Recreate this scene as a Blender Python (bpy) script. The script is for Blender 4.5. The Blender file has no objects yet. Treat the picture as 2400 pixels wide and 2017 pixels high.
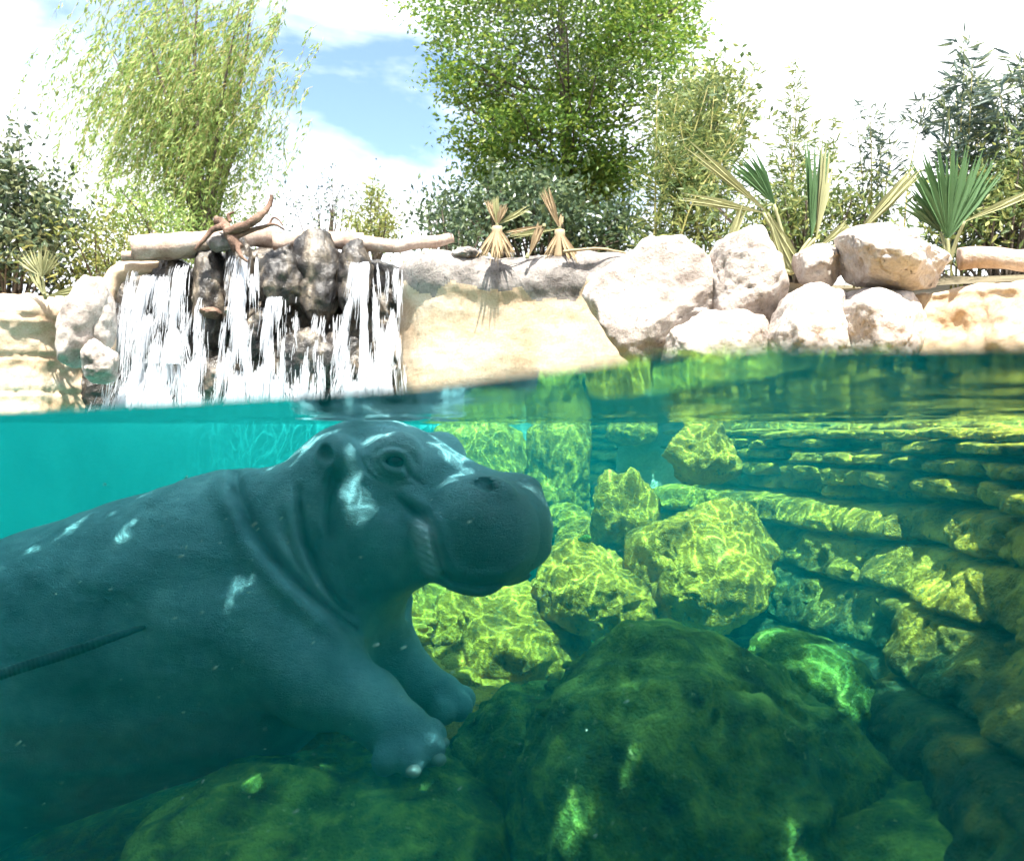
import bpy, bmesh, math
import numpy as np
from mathutils import Vector, Matrix

# ------------------------------------------------------------------ camera, sky, sun, exposure
scene = bpy.context.scene
COL = scene.collection
WATER_Z = 0.045

cam_d = bpy.data.cameras.new("camera")
cam = bpy.data.objects.new("camera", cam_d)
COL.objects.link(cam)
cam.location = (0, 0, 0)
cam.rotation_euler = (math.radians(90), 0, 0)
cam_d.sensor_width = 36.0
cam_d.lens = 28.1
cam_d.clip_start = 0.01
cam_d.clip_end = 500
cam_d.dof.use_dof = True
cam_d.dof.focus_distance = 3.8
cam_d.dof.aperture_fstop = 3.3
scene.camera = cam

SUN_DIR = Vector((-0.05, 0.42, -0.90)).normalized()      # the way the light travels
SUN_EL = math.asin(-SUN_DIR.z)
SUN_AZ = math.atan2(-SUN_DIR.x, -SUN_DIR.y)              # from +Y towards +X

world = bpy.data.worlds.new("World")
scene.world = world
world.use_nodes = True
wn, wl = world.node_tree.nodes, world.node_tree.links
wn.clear()
w_out = wn.new("ShaderNodeOutputWorld")
w_bg = wn.new("ShaderNodeBackground")
w_sky = wn.new("ShaderNodeTexSky")
w_sky.sky_type = 'NISHITA'
w_sky.sun_disc = False
w_sky.sun_elevation = SUN_EL
w_sky.sun_rotation = SUN_AZ
w_sky.altitude = 100
w_sky.air_density = 1.0
w_sky.dust_density = 0.6
w_sky.ozone_density = 1.5
w_tc = wn.new("ShaderNodeTexCoord")
w_map = wn.new("ShaderNodeMapping")
w_map.inputs["Scale"].default_value = (1.0, 1.0, 2.2)
w_map.inputs["Location"].default_value = (2.35, 0.6, 1.0)
w_noise = wn.new("ShaderNodeTexNoise")
w_noise.inputs["Scale"].default_value = 1.9
w_noise.inputs["Detail"].default_value = 7
w_noise.inputs["Roughness"].default_value = 0.55
w_noise.inputs["Distortion"].default_value = 0.25
w_ramp = wn.new("ShaderNodeValToRGB")
w_ramp.color_ramp.elements[0].position = 0.36
w_ramp.color_ramp.elements[1].position = 0.56
w_mix = wn.new("ShaderNodeMixRGB")
w_mix.inputs["Color2"].default_value = (7.6, 7.7, 7.9, 1)
wl.new(w_tc.outputs["Generated"], w_map.inputs["Vector"])
wl.new(w_map.outputs["Vector"], w_noise.inputs["Vector"])
wl.new(w_noise.outputs["Fac"], w_ramp.inputs["Fac"])
wl.new(w_ramp.outputs["Color"], w_mix.inputs["Fac"])
wl.new(w_sky.outputs["Color"], w_mix.inputs["Color1"])
wl.new(w_mix.outputs["Color"], w_bg.inputs["Color"])
w_bg.inputs["Strength"].default_value = 0.10
wl.new(w_bg.outputs["Background"], w_out.inputs["Surface"])

sun_d = bpy.data.lights.new("sun", 'SUN')
sun_d.energy = 5.0
sun_d.angle = math.radians(0.5)
sun_d.color = (1.0, 0.95, 0.87)
sun = bpy.data.objects.new("sun", sun_d)
COL.objects.link(sun)
sun.rotation_euler = SUN_DIR.to_track_quat('-Z', 'Y').to_euler()

scene.view_settings.view_transform = 'Standard'
scene.view_settings.look = 'None'
scene.view_settings.gamma = 1.0
scene.view_settings.exposure = 1.9
scene.view_settings.use_curve_mapping = False

cy = scene.cycles
cy.use_denoising = True
cy.max_bounces = 7
cy.diffuse_bounces = 2
cy.glossy_bounces = 2
cy.transmission_bounces = 4
cy.volume_bounces = 1
cy.transparent_max_bounces = 24
cy.caustics_reflective = False
cy.caustics_refractive = False
cy.use_adaptive_sampling = True
cy.adaptive_threshold = 0.03
cy.sample_clamp_indirect = 6.0

# ------------------------------------------------------------------ helpers
FPX = 1875.0
def P(u, v, Y):
    """a point at depth Y metres that the photograph (2400 x 2017) shows near u, v"""
    return np.array([(u - 1200.0) / FPX * Y, Y, (1010.0 - v) / FPX * Y])

def rng(seed):
    return np.random.default_rng(seed)

def _hash(ix, iy, iz, seed):
    h = (ix.astype(np.uint32) * np.uint32(374761393) + iy.astype(np.uint32) * np.uint32(668265263)
         + iz.astype(np.uint32) * np.uint32(2246822519) + np.uint32((seed * 3266489917) & 0xffffffff))
    h = (h ^ (h >> np.uint32(13))) * np.uint32(1274126177)
    h = (h ^ (h >> np.uint32(16))) * np.uint32(2654435761)
    h = h ^ (h >> np.uint32(15))
    return h.astype(np.float64) / 2147483647.5 - 1.0

def noise(p, seed=0):
    p = np.asarray(p, float)
    f = np.floor(p)
    i = f.astype(np.int64)
    t = p - f
    t = t * t * t * (t * (t * 6 - 15) + 10)
    x, y, z = i[..., 0], i[..., 1], i[..., 2]
    tx, ty, tz = t[..., 0], t[..., 1], t[..., 2]
    def c(a, b, d):
        return _hash(x + a, y + b, z + d, seed)
    a = c(0,0,0) * (1-tx) + c(1,0,0) * tx
    b = c(0,1,0) * (1-tx) + c(1,1,0) * tx
    d = c(0,0,1) * (1-tx) + c(1,0,1) * tx
    e = c(0,1,1) * (1-tx) + c(1,1,1) * tx
    return (a * (1-ty) + b * ty) * (1-tz) + (d * (1-ty) + e * ty) * tz

def fbm(p, octaves=4, seed=0, gain=0.5, lac=2.03):
    p = np.asarray(p, float)
    s, amp = 0, 1.0
    for k in range(octaves):
        s = s + amp * noise(p + 17.3 * k, seed + k)
        p = p * lac
        amp *= gain
    return s

def ridged(p, octaves=3, seed=0):
    p = np.asarray(p, float)
    s, amp = 0, 1.0
    for k in range(octaves):
        s = s + amp * (1 - np.abs(noise(p + 9.1 * k, seed + k)) * 2)
        p = p * 2.1
        amp *= 0.5
    return s

def tag(o, label, cat, group=None):
    o["label"] = label
    o["category"] = cat
    if group:
        o["group"] = group
    return o

def empty(name, loc, label, cat, group=None):
    o = bpy.data.objects.new(name, None)
    COL.objects.link(o)
    o.location = tuple(float(c) for c in loc)
    o.empty_display_size = 0.1
    return tag(o, label, cat, group)

def make_mesh(name, verts, faces, mat, smooth=True):
    """faces: an (n,3) or (n,4) array, or a list of such arrays"""
    me = bpy.data.meshes.new(name)
    verts = np.asarray(verts, np.float32)
    if not isinstance(faces, list):
        faces = [faces]
    faces = [np.asarray(f, np.int32) for f in faces if len(f)]
    me.vertices.add(len(verts))
    me.vertices.foreach_set("co", verts.ravel())
    loops = np.concatenate([f.ravel() for f in faces])
    sizes = np.concatenate([np.full(len(f), f.shape[1], np.int32) for f in faces])
    starts = np.concatenate([[0], np.cumsum(sizes)[:-1]]).astype(np.int32)
    me.loops.add(len(loops))
    me.loops.foreach_set("vertex_index", loops)
    me.polygons.add(len(sizes))
    me.polygons.foreach_set("loop_start", starts)
    me.polygons.foreach_set("loop_total", sizes)
    me.polygons.foreach_set("use_smooth", np.full(len(sizes), smooth, bool))
    me.update(calc_edges=True)
    me.validate()
    if mat is not None:
        me.materials.append(mat)
    return me

def obj(name, verts, faces, mat, parent=None, smooth=True, kind=None):
    verts = np.asarray(verts, float)
    me = make_mesh(name, verts, faces, mat, smooth)
    o = bpy.data.objects.new(name, me)
    COL.objects.link(o)
    if parent is not None:
        o.parent = parent
        o.matrix_parent_inverse = Matrix.Translation(-parent.location)
    if kind:
        o["kind"] = kind
    return o

def obj_at(name, verts, faces, mat, origin, parent=None, smooth=True, kind=None):
    """like obj, with the object's own origin at origin (verts are in world space)"""
    o = obj(name, np.asarray(verts, float) - np.asarray(origin), faces, mat, parent, smooth, kind)
    o.location = tuple(float(c) for c in origin)
    return o

class MB:
    """collects verts and faces of one mesh"""
    def __init__(self):
        self.v, self.q, self.t, self.n = [], [], [], 0
    def add(self, v, f):
        f = np.asarray(f)
        (self.q if f.shape[1] == 4 else self.t).append(f + self.n)
        self.v.append(np.asarray(v, float))
        self.n += len(v)
    def build(self, name, mat, parent=None, origin=None, smooth=True, kind=None):
        v = np.concatenate(self.v)
        fs = []
        if self.q: fs.append(np.concatenate(self.q))
        if self.t: fs.append(np.concatenate(self.t))
        if origin is not None:
            return obj_at(name, v, fs, mat, origin, parent, smooth, kind)
        return obj(name, v, fs, mat, parent, smooth, kind)

def grid_faces(nu, nv, closed_u=False):
    iu = np.arange(nu if closed_u else nu - 1)
    iv = np.arange(nv - 1)
    a, b = np.meshgrid(iu, iv, indexing="ij")
    a, b = a.ravel(), b.ravel()
    a2 = (a + 1) % nu
    return np.stack([a * nv + b, a2 * nv + b, a2 * nv + b + 1, a * nv + b + 1], 1)

def tube(pts, radii, seg=8, cap=True):
    pts = np.asarray(pts, float)
    n = len(pts)
    radii = np.broadcast_to(np.asarray(radii, float), (n,))
    tan = np.gradient(pts, axis=0)
    tan /= np.linalg.norm(tan, axis=1)[:, None] + 1e-9
    ref = np.array([0.0, 0.0, 1.0]) if abs(tan[0, 2]) < 0.9 else np.array([1.0, 0, 0])
    nrm = np.empty_like(pts)
    v = ref - tan[0] * (ref @ tan[0])
    nrm[0] = v / np.linalg.norm(v)
    for i in range(1, n):
        v = nrm[i-1] - tan[i] * (nrm[i-1] @ tan[i])
        nrm[i] = v / (np.linalg.norm(v) + 1e-9)
    bi = np.cross(tan, nrm)
    a = np.arange(seg) / seg * 2 * np.pi
    ring = (np.cos(a)[None, :, None] * nrm[:, None] + np.sin(a)[None, :, None] * bi[:, None]) * radii[:, None, None]
    v = (pts[:, None] + ring).reshape(-1, 3)
    i, j = np.meshgrid(np.arange(n - 1), np.arange(seg), indexing="ij")
    i, j = i.ravel(), j.ravel()
    j2 = (j + 1) % seg
    f = np.stack([i * seg + j, i * seg + j2, (i + 1) * seg + j2, (i + 1) * seg + j], 1)
    if cap:
        k = len(v)
        v = np.vstack([v, pts[:1], pts[-1:]])
        jj = np.arange(seg)
        j2 = (jj + 1) % seg
        o = (n - 1) * seg
        f0 = np.stack([jj, np.full(seg, k), np.full(seg, k), j2], 1)
        c0 = np.stack([j2, jj, np.full(seg, k)], 1)
        c1 = np.stack([o + jj, o + j2, np.full(seg, k + 1)], 1)
        return v, f, np.vstack([c0, c1])
    return v, f, None

def add_tube(mb, pts, radii, seg=8, cap=True):
    v, f, c = tube(pts, radii, seg, cap)
    base = mb.n
    mb.add(v, f)
    if c is not None:
        mb.t.append(c + base)

def spline(pts, n):
    pts = np.asarray(pts, float)
    if len(pts) < 3:
        t = np.linspace(0, 1, n)[:, None]
        return pts[0] * (1 - t) + pts[-1] * t
    p = np.vstack([2 * pts[0] - pts[1], pts, 2 * pts[-1] - pts[-2]])
    m = len(pts) - 1
    x = np.linspace(0, m - 1e-6, n)
    i = x.astype(int)
    t = (x - i)[:, None]
    a, b, c, d = p[i], p[i+1], p[i+2], p[i+3]
    return 0.5 * (2*b + (c - a)*t + (2*a - 5*b + 4*c - d)*t**2 + (3*b - a - 3*c + d)*t**3)

def leaf_quads(pos, axis, length, width, r, fold=0.0, nrm=None):
    n = len(pos)
    axis = axis / (np.linalg.norm(axis, axis=1)[:, None] + 1e-9)
    side = np.cross(axis, r.normal(size=(n, 3)) if nrm is None else nrm)
    side /= np.linalg.norm(side, axis=1)[:, None] + 1e-9
    length = np.broadcast_to(length, (n,))[:, None]
    width = np.broadcast_to(width, (n,))[:, None]
    mid = pos + axis * length * 0.45
    up = np.cross(side, axis)
    v = np.stack([pos, mid + side * width * 0.5 + up * width * fold,
                  pos + axis * length, mid - side * width * 0.5 + up * width * fold], 1).reshape(-1, 3)
    f = np.arange(n * 4).reshape(n, 4)
    return v, f

# ------------------------------------------------------------------ materials
def new_mat(name):
    m = bpy.data.materials.new(name)
    m.use_nodes = True
    m.node_tree.nodes.clear()
    return m, m.node_tree.nodes, m.node_tree.links

def nd(nodes, kind, **kw):
    n = nodes.new(kind)
    for k, v in kw.items():
        if k in n.inputs:
            n.inputs[k].default_value = v
        else:
            setattr(n, k, v)
    return n

def ramp(nodes, stops):
    r = nodes.new("ShaderNodeValToRGB")
    e = r.color_ramp.elements
    while len(e) < len(stops):
        e.new(0.5)
    for k, (p, c) in enumerate(stops):
        e[k].position = p
        e[k].color = (*c, 1) if len(c) == 3 else c
    return r

def stone_mat(name, stops, scale=3.0, bump=0.5, rough=0.85, speck=None, streak=0.0, fine=60.0, dist=0.02, spec=0.3, low_shade=None):
    m, N, L = new_mat(name)
    out = N.new("ShaderNodeOutputMaterial")
    b = nd(N, "ShaderNodeBsdfPrincipled", Roughness=rough)
    b.inputs["Specular IOR Level"].default_value = spec
    tc = N.new("ShaderNodeNewGeometry")
    mp = N.new("ShaderNodeMapping")
    L.new(tc.outputs["Position"], mp.inputs["Vector"])
    if streak:
        mp.inputs["Scale"].default_value = (1, 1, streak)
    n1 = nd(N, "ShaderNodeTexNoise", Scale=scale, Detail=6.0, Roughness=0.62, Distortion=0.3)
    L.new(mp.outputs["Vector"], n1.inputs["Vector"])
    r = ramp(N, stops)
    L.new(n1.outputs["Fac"], r.inputs["Fac"])
    col = r.outputs["Color"]
    if low_shade:
        # shade low on the rock painted in as darker colours: (height, half width, stops)
        r2 = ramp(N, low_shade[2])
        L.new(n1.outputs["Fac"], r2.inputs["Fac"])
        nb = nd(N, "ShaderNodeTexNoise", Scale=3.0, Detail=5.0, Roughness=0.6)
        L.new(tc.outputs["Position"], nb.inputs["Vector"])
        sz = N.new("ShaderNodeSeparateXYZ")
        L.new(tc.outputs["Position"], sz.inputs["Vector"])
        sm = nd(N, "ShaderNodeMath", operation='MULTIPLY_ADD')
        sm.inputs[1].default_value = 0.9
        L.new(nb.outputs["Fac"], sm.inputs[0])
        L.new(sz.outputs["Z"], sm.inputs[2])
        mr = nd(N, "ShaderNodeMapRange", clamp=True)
        mr.inputs["From Min"].default_value = low_shade[0] + 0.45 - low_shade[1]
        mr.inputs["From Max"].default_value = low_shade[0] + 0.45 + low_shade[1]
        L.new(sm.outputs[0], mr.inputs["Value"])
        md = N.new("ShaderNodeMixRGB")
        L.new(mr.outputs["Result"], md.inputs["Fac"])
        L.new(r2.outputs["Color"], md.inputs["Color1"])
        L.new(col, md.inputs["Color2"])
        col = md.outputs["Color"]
    n2 = nd(N, "ShaderNodeTexNoise", Scale=fine, Detail=3.0, Roughness=0.7)
    L.new(tc.outputs["Position"], n2.inputs["Vector"])
    if speck:
        rs = ramp(N, [(speck[1], (0, 0, 0)), (speck[1] + 0.08, (1, 1, 1))])
        n3 = nd(N, "ShaderNodeTexNoise", Scale=speck[2], Detail=5.0, Roughness=0.75)
        L.new(tc.outputs["Position"], n3.inputs["Vector"])
        L.new(n3.outputs["Fac"], rs.inputs["Fac"])
        mx = nd(N, "ShaderNodeMixRGB", Color2=(*speck[0], 1))
        L.new(rs.outputs["Color"], mx.inputs["Fac"])
        L.new(col, mx.inputs["Color1"])
        col = mx.outputs["Color"]
    mv = nd(N, "ShaderNodeMixRGB", blend_type='OVERLAY', Fac=0.45)
    L.new(col, mv.inputs["Color1"])
    L.new(n2.outputs["Fac"], mv.inputs["Color2"])
    L.new(mv.outputs["Color"], b.inputs["Base Color"])
    ad = nd(N, "ShaderNodeMath", operation='ADD')
    ms = nd(N, "ShaderNodeMath", operation='MULTIPLY')
    ms.inputs[1].default_value = 0.5
    L.new(n2.outputs["Fac"], ms.inputs[0])
    L.new(n1.outputs["Fac"], ad.inputs[0])
    L.new(ms.outputs[0], ad.inputs[1])
    bp = nd(N, "ShaderNodeBump", Strength=bump, Distance=dist)
    L.new(ad.outputs[0], bp.inputs["Height"])
    L.new(bp.outputs["Normal"], b.inputs["Normal"])
    L.new(b.outputs["BSDF"], out.inputs["Surface"])
    return m

def leaf_mat(name, stops, trans=0.35, rough=0.5, spec=0.4):
    m, N, L = new_mat(name)
    out = N.new("ShaderNodeOutputMaterial")
    g = N.new("ShaderNodeNewGeometry")
    r = ramp(N, stops)
    L.new(g.outputs["Random Per Island"], r.inputs["Fac"])
    b = nd(N, "ShaderNodeBsdfPrincipled", Roughness=rough)
    b.inputs["Specular IOR Level"].default_value = spec
    L.new(r.outputs["Color"], b.inputs["Base Color"])
    t = N.new("ShaderNodeBsdfTranslucent")
    L.new(r.outputs["Color"], t.inputs["Color"])
    mx = nd(N, "ShaderNodeMixShader", Fac=trans)
    L.new(b.outputs["BSDF"], mx.inputs[1])
    L.new(t.outputs["BSDF"], mx.inputs[2])
    L.new(mx.outputs["Shader"], out.inputs["Surface"])
    return m

M = {}
M["pale_stone"] = stone_mat("pale_stone", [(0.3, (0.20, 0.165, 0.145)), (0.48, (0.40, 0.345, 0.31)), (0.65, (0.52, 0.47, 0.43))],
                            scale=3.2, bump=0.7, speck=((0.13, 0.11, 0.10), 0.60, 24.0))
M["cream_stone"] = stone_mat("cream_stone", [(0.3, (0.42, 0.28, 0.17)), (0.5, (0.56, 0.43, 0.30)), (0.7, (0.62, 0.53, 0.42))],
                             scale=2.2, bump=0.35, streak=2.5)
M["wet_stone"] = stone_mat("wet_stone", [(0.36, (0.012, 0.011, 0.012)), (0.50, (0.045, 0.038, 0.032)), (0.62, (0.20, 0.165, 0.125)), (0.76, (0.36, 0.31, 0.25))],
                           scale=5.0, bump=0.9, rough=0.28, speck=((0.03, 0.03, 0.033), 0.56, 22.0), spec=0.6, streak=0.45)
M["haze_teal"] = stone_mat("haze_teal", [(0.3, (0.045, 0.20, 0.19)), (0.6, (0.075, 0.27, 0.255))], scale=1.2, bump=0.1)  # turquoise of hazy water put into the wall's colour
M["lip_stone"] = stone_mat("lip_stone", [(0.3, (0.08, 0.07, 0.065)), (0.5, (0.24, 0.215, 0.20)), (0.68, (0.38, 0.345, 0.32))],
                           scale=5.0, bump=0.7, speck=((0.055, 0.05, 0.048), 0.585, 12.0))
M["algae_stone"] = stone_mat("algae_stone", [(0.30, (0.12, 0.07, 0.006)), (0.45, (0.40, 0.215, 0.014)), (0.58, (0.60, 0.33, 0.022)), (0.75, (0.74, 0.45, 0.07))],
                             scale=7.0, bump=1.0, rough=0.9, fine=70.0, speck=((0.11, 0.105, 0.03), 0.57, 34.0), dist=0.035)
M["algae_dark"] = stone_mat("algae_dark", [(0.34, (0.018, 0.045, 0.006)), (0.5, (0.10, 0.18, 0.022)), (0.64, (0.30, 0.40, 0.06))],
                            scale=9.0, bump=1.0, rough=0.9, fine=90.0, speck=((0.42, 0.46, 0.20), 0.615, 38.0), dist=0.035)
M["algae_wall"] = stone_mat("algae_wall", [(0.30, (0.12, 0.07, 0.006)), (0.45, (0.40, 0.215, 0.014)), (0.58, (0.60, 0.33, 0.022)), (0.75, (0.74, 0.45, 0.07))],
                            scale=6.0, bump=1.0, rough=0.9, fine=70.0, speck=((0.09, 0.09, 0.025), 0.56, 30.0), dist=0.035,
                            low_shade=(-0.58, 0.16, [(0.32, (0.008, 0.018, 0.006)), (0.5, (0.03, 0.05, 0.012)), (0.70, (0.10, 0.13, 0.028))]))  # the darker second stops hold the painted shade of the lower wall
M["ground"] = stone_mat("ground", [(0.3, (0.07, 0.06, 0.035)), (0.6, (0.16, 0.13, 0.08))], scale=3.0)
M["deck"] = stone_mat("deck", [(0.3, (0.018, 0.018, 0.02)), (0.6, (0.035, 0.034, 0.036))], scale=3.0)
M["log"] = stone_mat("log", [(0.3, (0.22, 0.14, 0.10)), (0.5, (0.42, 0.32, 0.26)), (0.7, (0.54, 0.46, 0.40))], scale=5.0, bump=0.6)
M["driftwood"] = stone_mat("driftwood", [(0.3, (0.06, 0.035, 0.025)), (0.5, (0.17, 0.105, 0.075)), (0.7, (0.30, 0.20, 0.15))], scale=9.0, bump=0.8)
M["bark"] = stone_mat("bark", [(0.3, (0.05, 0.04, 0.032)), (0.6, (0.15, 0.12, 0.095))], scale=12.0, bump=0.8)
M["culm"] = stone_mat("culm", [(0.3, (0.22, 0.22, 0.06)), (0.6, (0.38, 0.33, 0.13))], scale=5.0, bump=0.2, rough=0.5)
M["strap_reflection"] = stone_mat("strap_reflection", [(0.3, (0.008, 0.02, 0.025)), (0.6, (0.02, 0.04, 0.045))], scale=30.0, bump=0.3)
M["timber"] = stone_mat("timber", [(0.3, (0.07, 0.05, 0.035)), (0.6, (0.13, 0.10, 0.07))], scale=6.0)
M["oak_leaf"] = leaf_mat("oak_leaf", [(0.0, (0.06, 0.13, 0.025)), (0.45, (0.13, 0.24, 0.04)), (0.8, (0.23, 0.33, 0.05)), (1.0, (0.33, 0.38, 0.07))], trans=0.5)
M["willow_leaf"] = leaf_mat("willow_leaf", [(0.0, (0.13, 0.23, 0.06)), (0.5, (0.25, 0.36, 0.10)), (1.0, (0.42, 0.48, 0.16))], trans=0.48)
M["dark_leaf"] = leaf_mat("dark_leaf", [(0.0, (0.03, 0.06, 0.035)), (0.6, (0.07, 0.115, 0.05)), (1.0, (0.15, 0.19, 0.08))], trans=0.3, rough=0.3, spec=0.6)
M["magnolia_leaf"] = leaf_mat("magnolia_leaf", [(0.0, (0.035, 0.06, 0.04)), (0.5, (0.095, 0.14, 0.07)), (1.0, (0.24, 0.25, 0.12))], trans=0.3, rough=0.28, spec=0.6)
M["yellow_leaf"] = leaf_mat("yellow_leaf", [(0.0, (0.08, 0.12, 0.03)), (0.5, (0.20, 0.24, 0.06)), (1.0, (0.36, 0.35, 0.11))], trans=0.35)
M["bamboo_leaf"] = leaf_mat("bamboo_leaf", [(0.0, (0.06, 0.11, 0.04)), (0.5, (0.15, 0.205, 0.065)), (1.0, (0.34, 0.35, 0.11))], trans=0.4)
M["bamboo_dark"] = leaf_mat("bamboo_dark", [(0.0, (0.04, 0.07, 0.07)), (0.6, (0.09, 0.135, 0.10)), (1.0, (0.22, 0.25, 0.12))], trans=0.3)
M["vine_leaf"] = leaf_mat("vine_leaf", [(0.0, (0.03, 0.07, 0.02)), (1.0, (0.09, 0.15, 0.04))], trans=0.08)
M["palm_green"] = leaf_mat("palm_green", [(0.0, (0.05, 0.12, 0.05)), (0.6, (0.10, 0.19, 0.08)), (1.0, (0.20, 0.27, 0.11))], trans=0.25, rough=0.4)
M["palm_pale"] = leaf_mat("palm_pale", [(0.0, (0.20, 0.23, 0.10)), (0.6, (0.36, 0.36, 0.19)), (1.0, (0.50, 0.47, 0.28))], trans=0.25, rough=0.5)
M["palm_dry"] = leaf_mat("palm_dry", [(0.0, (0.22, 0.15, 0.08)), (0.6, (0.42, 0.32, 0.20)), (1.0, (0.56, 0.46, 0.33))], trans=0.2, rough=0.7)

def water_mat():
    m, N, L = new_mat("pool_water")
    out = N.new("ShaderNodeOutputMaterial")
    g = N.new("ShaderNodeNewGeometry")
    fr = nd(N, "ShaderNodeFresnel", IOR=1.06)
    # bright net of ripple light painted into the surface's see-through colour
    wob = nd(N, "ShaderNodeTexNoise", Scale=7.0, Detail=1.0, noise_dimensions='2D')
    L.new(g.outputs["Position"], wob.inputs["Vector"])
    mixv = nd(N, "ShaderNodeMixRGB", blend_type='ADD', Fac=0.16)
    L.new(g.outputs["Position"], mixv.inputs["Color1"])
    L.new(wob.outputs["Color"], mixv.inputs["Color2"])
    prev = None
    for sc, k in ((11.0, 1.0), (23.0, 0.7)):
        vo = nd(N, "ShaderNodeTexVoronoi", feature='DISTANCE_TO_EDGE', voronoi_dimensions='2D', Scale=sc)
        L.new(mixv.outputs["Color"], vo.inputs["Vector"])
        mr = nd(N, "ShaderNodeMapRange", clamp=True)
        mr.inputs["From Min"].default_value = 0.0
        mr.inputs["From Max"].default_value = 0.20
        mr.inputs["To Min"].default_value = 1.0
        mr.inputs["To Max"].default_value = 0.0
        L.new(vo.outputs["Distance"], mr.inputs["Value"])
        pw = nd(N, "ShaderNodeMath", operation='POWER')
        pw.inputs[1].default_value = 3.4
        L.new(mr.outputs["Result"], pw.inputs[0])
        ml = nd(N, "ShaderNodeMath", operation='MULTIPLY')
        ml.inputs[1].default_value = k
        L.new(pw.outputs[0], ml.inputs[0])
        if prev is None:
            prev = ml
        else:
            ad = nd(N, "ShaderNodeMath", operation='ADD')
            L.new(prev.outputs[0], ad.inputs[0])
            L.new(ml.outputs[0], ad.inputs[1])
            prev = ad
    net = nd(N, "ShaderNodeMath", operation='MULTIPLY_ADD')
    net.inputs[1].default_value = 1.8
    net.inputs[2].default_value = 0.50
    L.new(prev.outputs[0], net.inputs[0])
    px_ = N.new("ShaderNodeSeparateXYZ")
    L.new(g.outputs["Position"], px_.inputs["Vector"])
    net_amount = nd(N, "ShaderNodeMapRange", clamp=True)  # the painted net fades out towards the left
    net_amount.inputs["From Min"].default_value = -2.6
    net_amount.inputs["From Max"].default_value = -1.3
    net_amount.inputs["To Min"].default_value = 0.05
    net_amount.inputs["To Max"].default_value = 1.0
    L.new(px_.outputs["X"], net_amount.inputs["Value"])
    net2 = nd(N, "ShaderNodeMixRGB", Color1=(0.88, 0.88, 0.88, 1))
    L.new(net_amount.outputs["Result"], net2.inputs["Fac"])
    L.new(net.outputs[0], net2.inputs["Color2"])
    # the painted net lies on the flat upper face only; the window face is clear
    sx = N.new("ShaderNodeSeparateXYZ")
    L.new(g.outputs["True Normal"], sx.inputs["Vector"])
    ab = nd(N, "ShaderNodeMath", operation='ABSOLUTE')
    L.new(sx.outputs["Z"], ab.inputs[0])
    gt = nd(N, "ShaderNodeMath", operation='GREATER_THAN')
    gt.inputs[1].default_value = 0.5
    L.new(ab.outputs[0], gt.inputs[0])
    cm = nd(N, "ShaderNodeMixRGB", Color1=(1, 1, 1, 1))
    L.new(gt.outputs[0], cm.inputs["Fac"])
    L.new(net2.outputs["Color"], cm.inputs["Color2"])
    tr = N.new("ShaderNodeBsdfTransparent")
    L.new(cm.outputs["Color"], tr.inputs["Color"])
    gl = nd(N, "ShaderNodeBsdfGlossy", Roughness=0.02)
    mx = N.new("ShaderNodeMixShader")
    L.new(fr.outputs["Fac"], mx.inputs["Fac"])
    L.new(tr.outputs["BSDF"], mx.inputs[1])
    L.new(gl.outputs["BSDF"], mx.inputs[2])
    L.new(mx.outputs["Shader"], out.inputs["Surface"])
    vs = nd(N, "ShaderNodeVolumeScatter", Color=(0.01, 0.93, 1.0, 1), Density=0.055, Anisotropy=0.0)
    va = nd(N, "ShaderNodeVolumeAbsorption", Color=(0.0, 0.78, 0.79, 1), Density=0.50)
    av = N.new("ShaderNodeAddShader")
    L.new(vs.outputs["Volume"], av.inputs[0])
    L.new(va.outputs["Volume"], av.inputs[1])
    L.new(av.outputs["Shader"], out.inputs["Volume"])
    return m
M["water"] = water_mat()

def pane_mat():
    m, N, L = new_mat("window_pane")
    out = N.new("ShaderNodeOutputMaterial")
    tr = nd(N, "ShaderNodeBsdfTransparent", Color=(0.985, 0.99, 0.985, 1))
    gl = nd(N, "ShaderNodeBsdfGlossy", Roughness=0.0)
    mx = nd(N, "ShaderNodeMixShader", Fac=0.004)
    L.new(tr.outputs["BSDF"], mx.inputs[1])
    L.new(gl.outputs["BSDF"], mx.inputs[2])
    L.new(mx.outputs["Shader"], out.inputs["Surface"])
    return m
M["pane"] = pane_mat()

def foam_mat():
    m, N, L = new_mat("falling_water")
    out = N.new("ShaderNodeOutputMaterial")
    b = nd(N, "ShaderNodeBsdfPrincipled", Roughness=0.15)
    b.inputs["Base Color"].default_value = (0.78, 0.81, 0.86, 1)
    t = nd(N, "ShaderNodeBsdfTranslucent", Color=(0.8, 0.83, 0.88, 1))
    mx = nd(N, "ShaderNodeMixShader", Fac=0.4)
    L.new(b.outputs["BSDF"], mx.inputs[1])
    L.new(t.outputs["BSDF"], mx.inputs[2])
    clear = N.new("ShaderNodeBsdfTransparent")
    mc = nd(N, "ShaderNodeMixShader", Fac=0.30)
    L.new(mx.outputs["Shader"], mc.inputs[1])
    L.new(clear.outputs["BSDF"], mc.inputs[2])
    L.new(mc.outputs["Shader"], out.inputs["Surface"])
    return m
M["foam"] = foam_mat()

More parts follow.
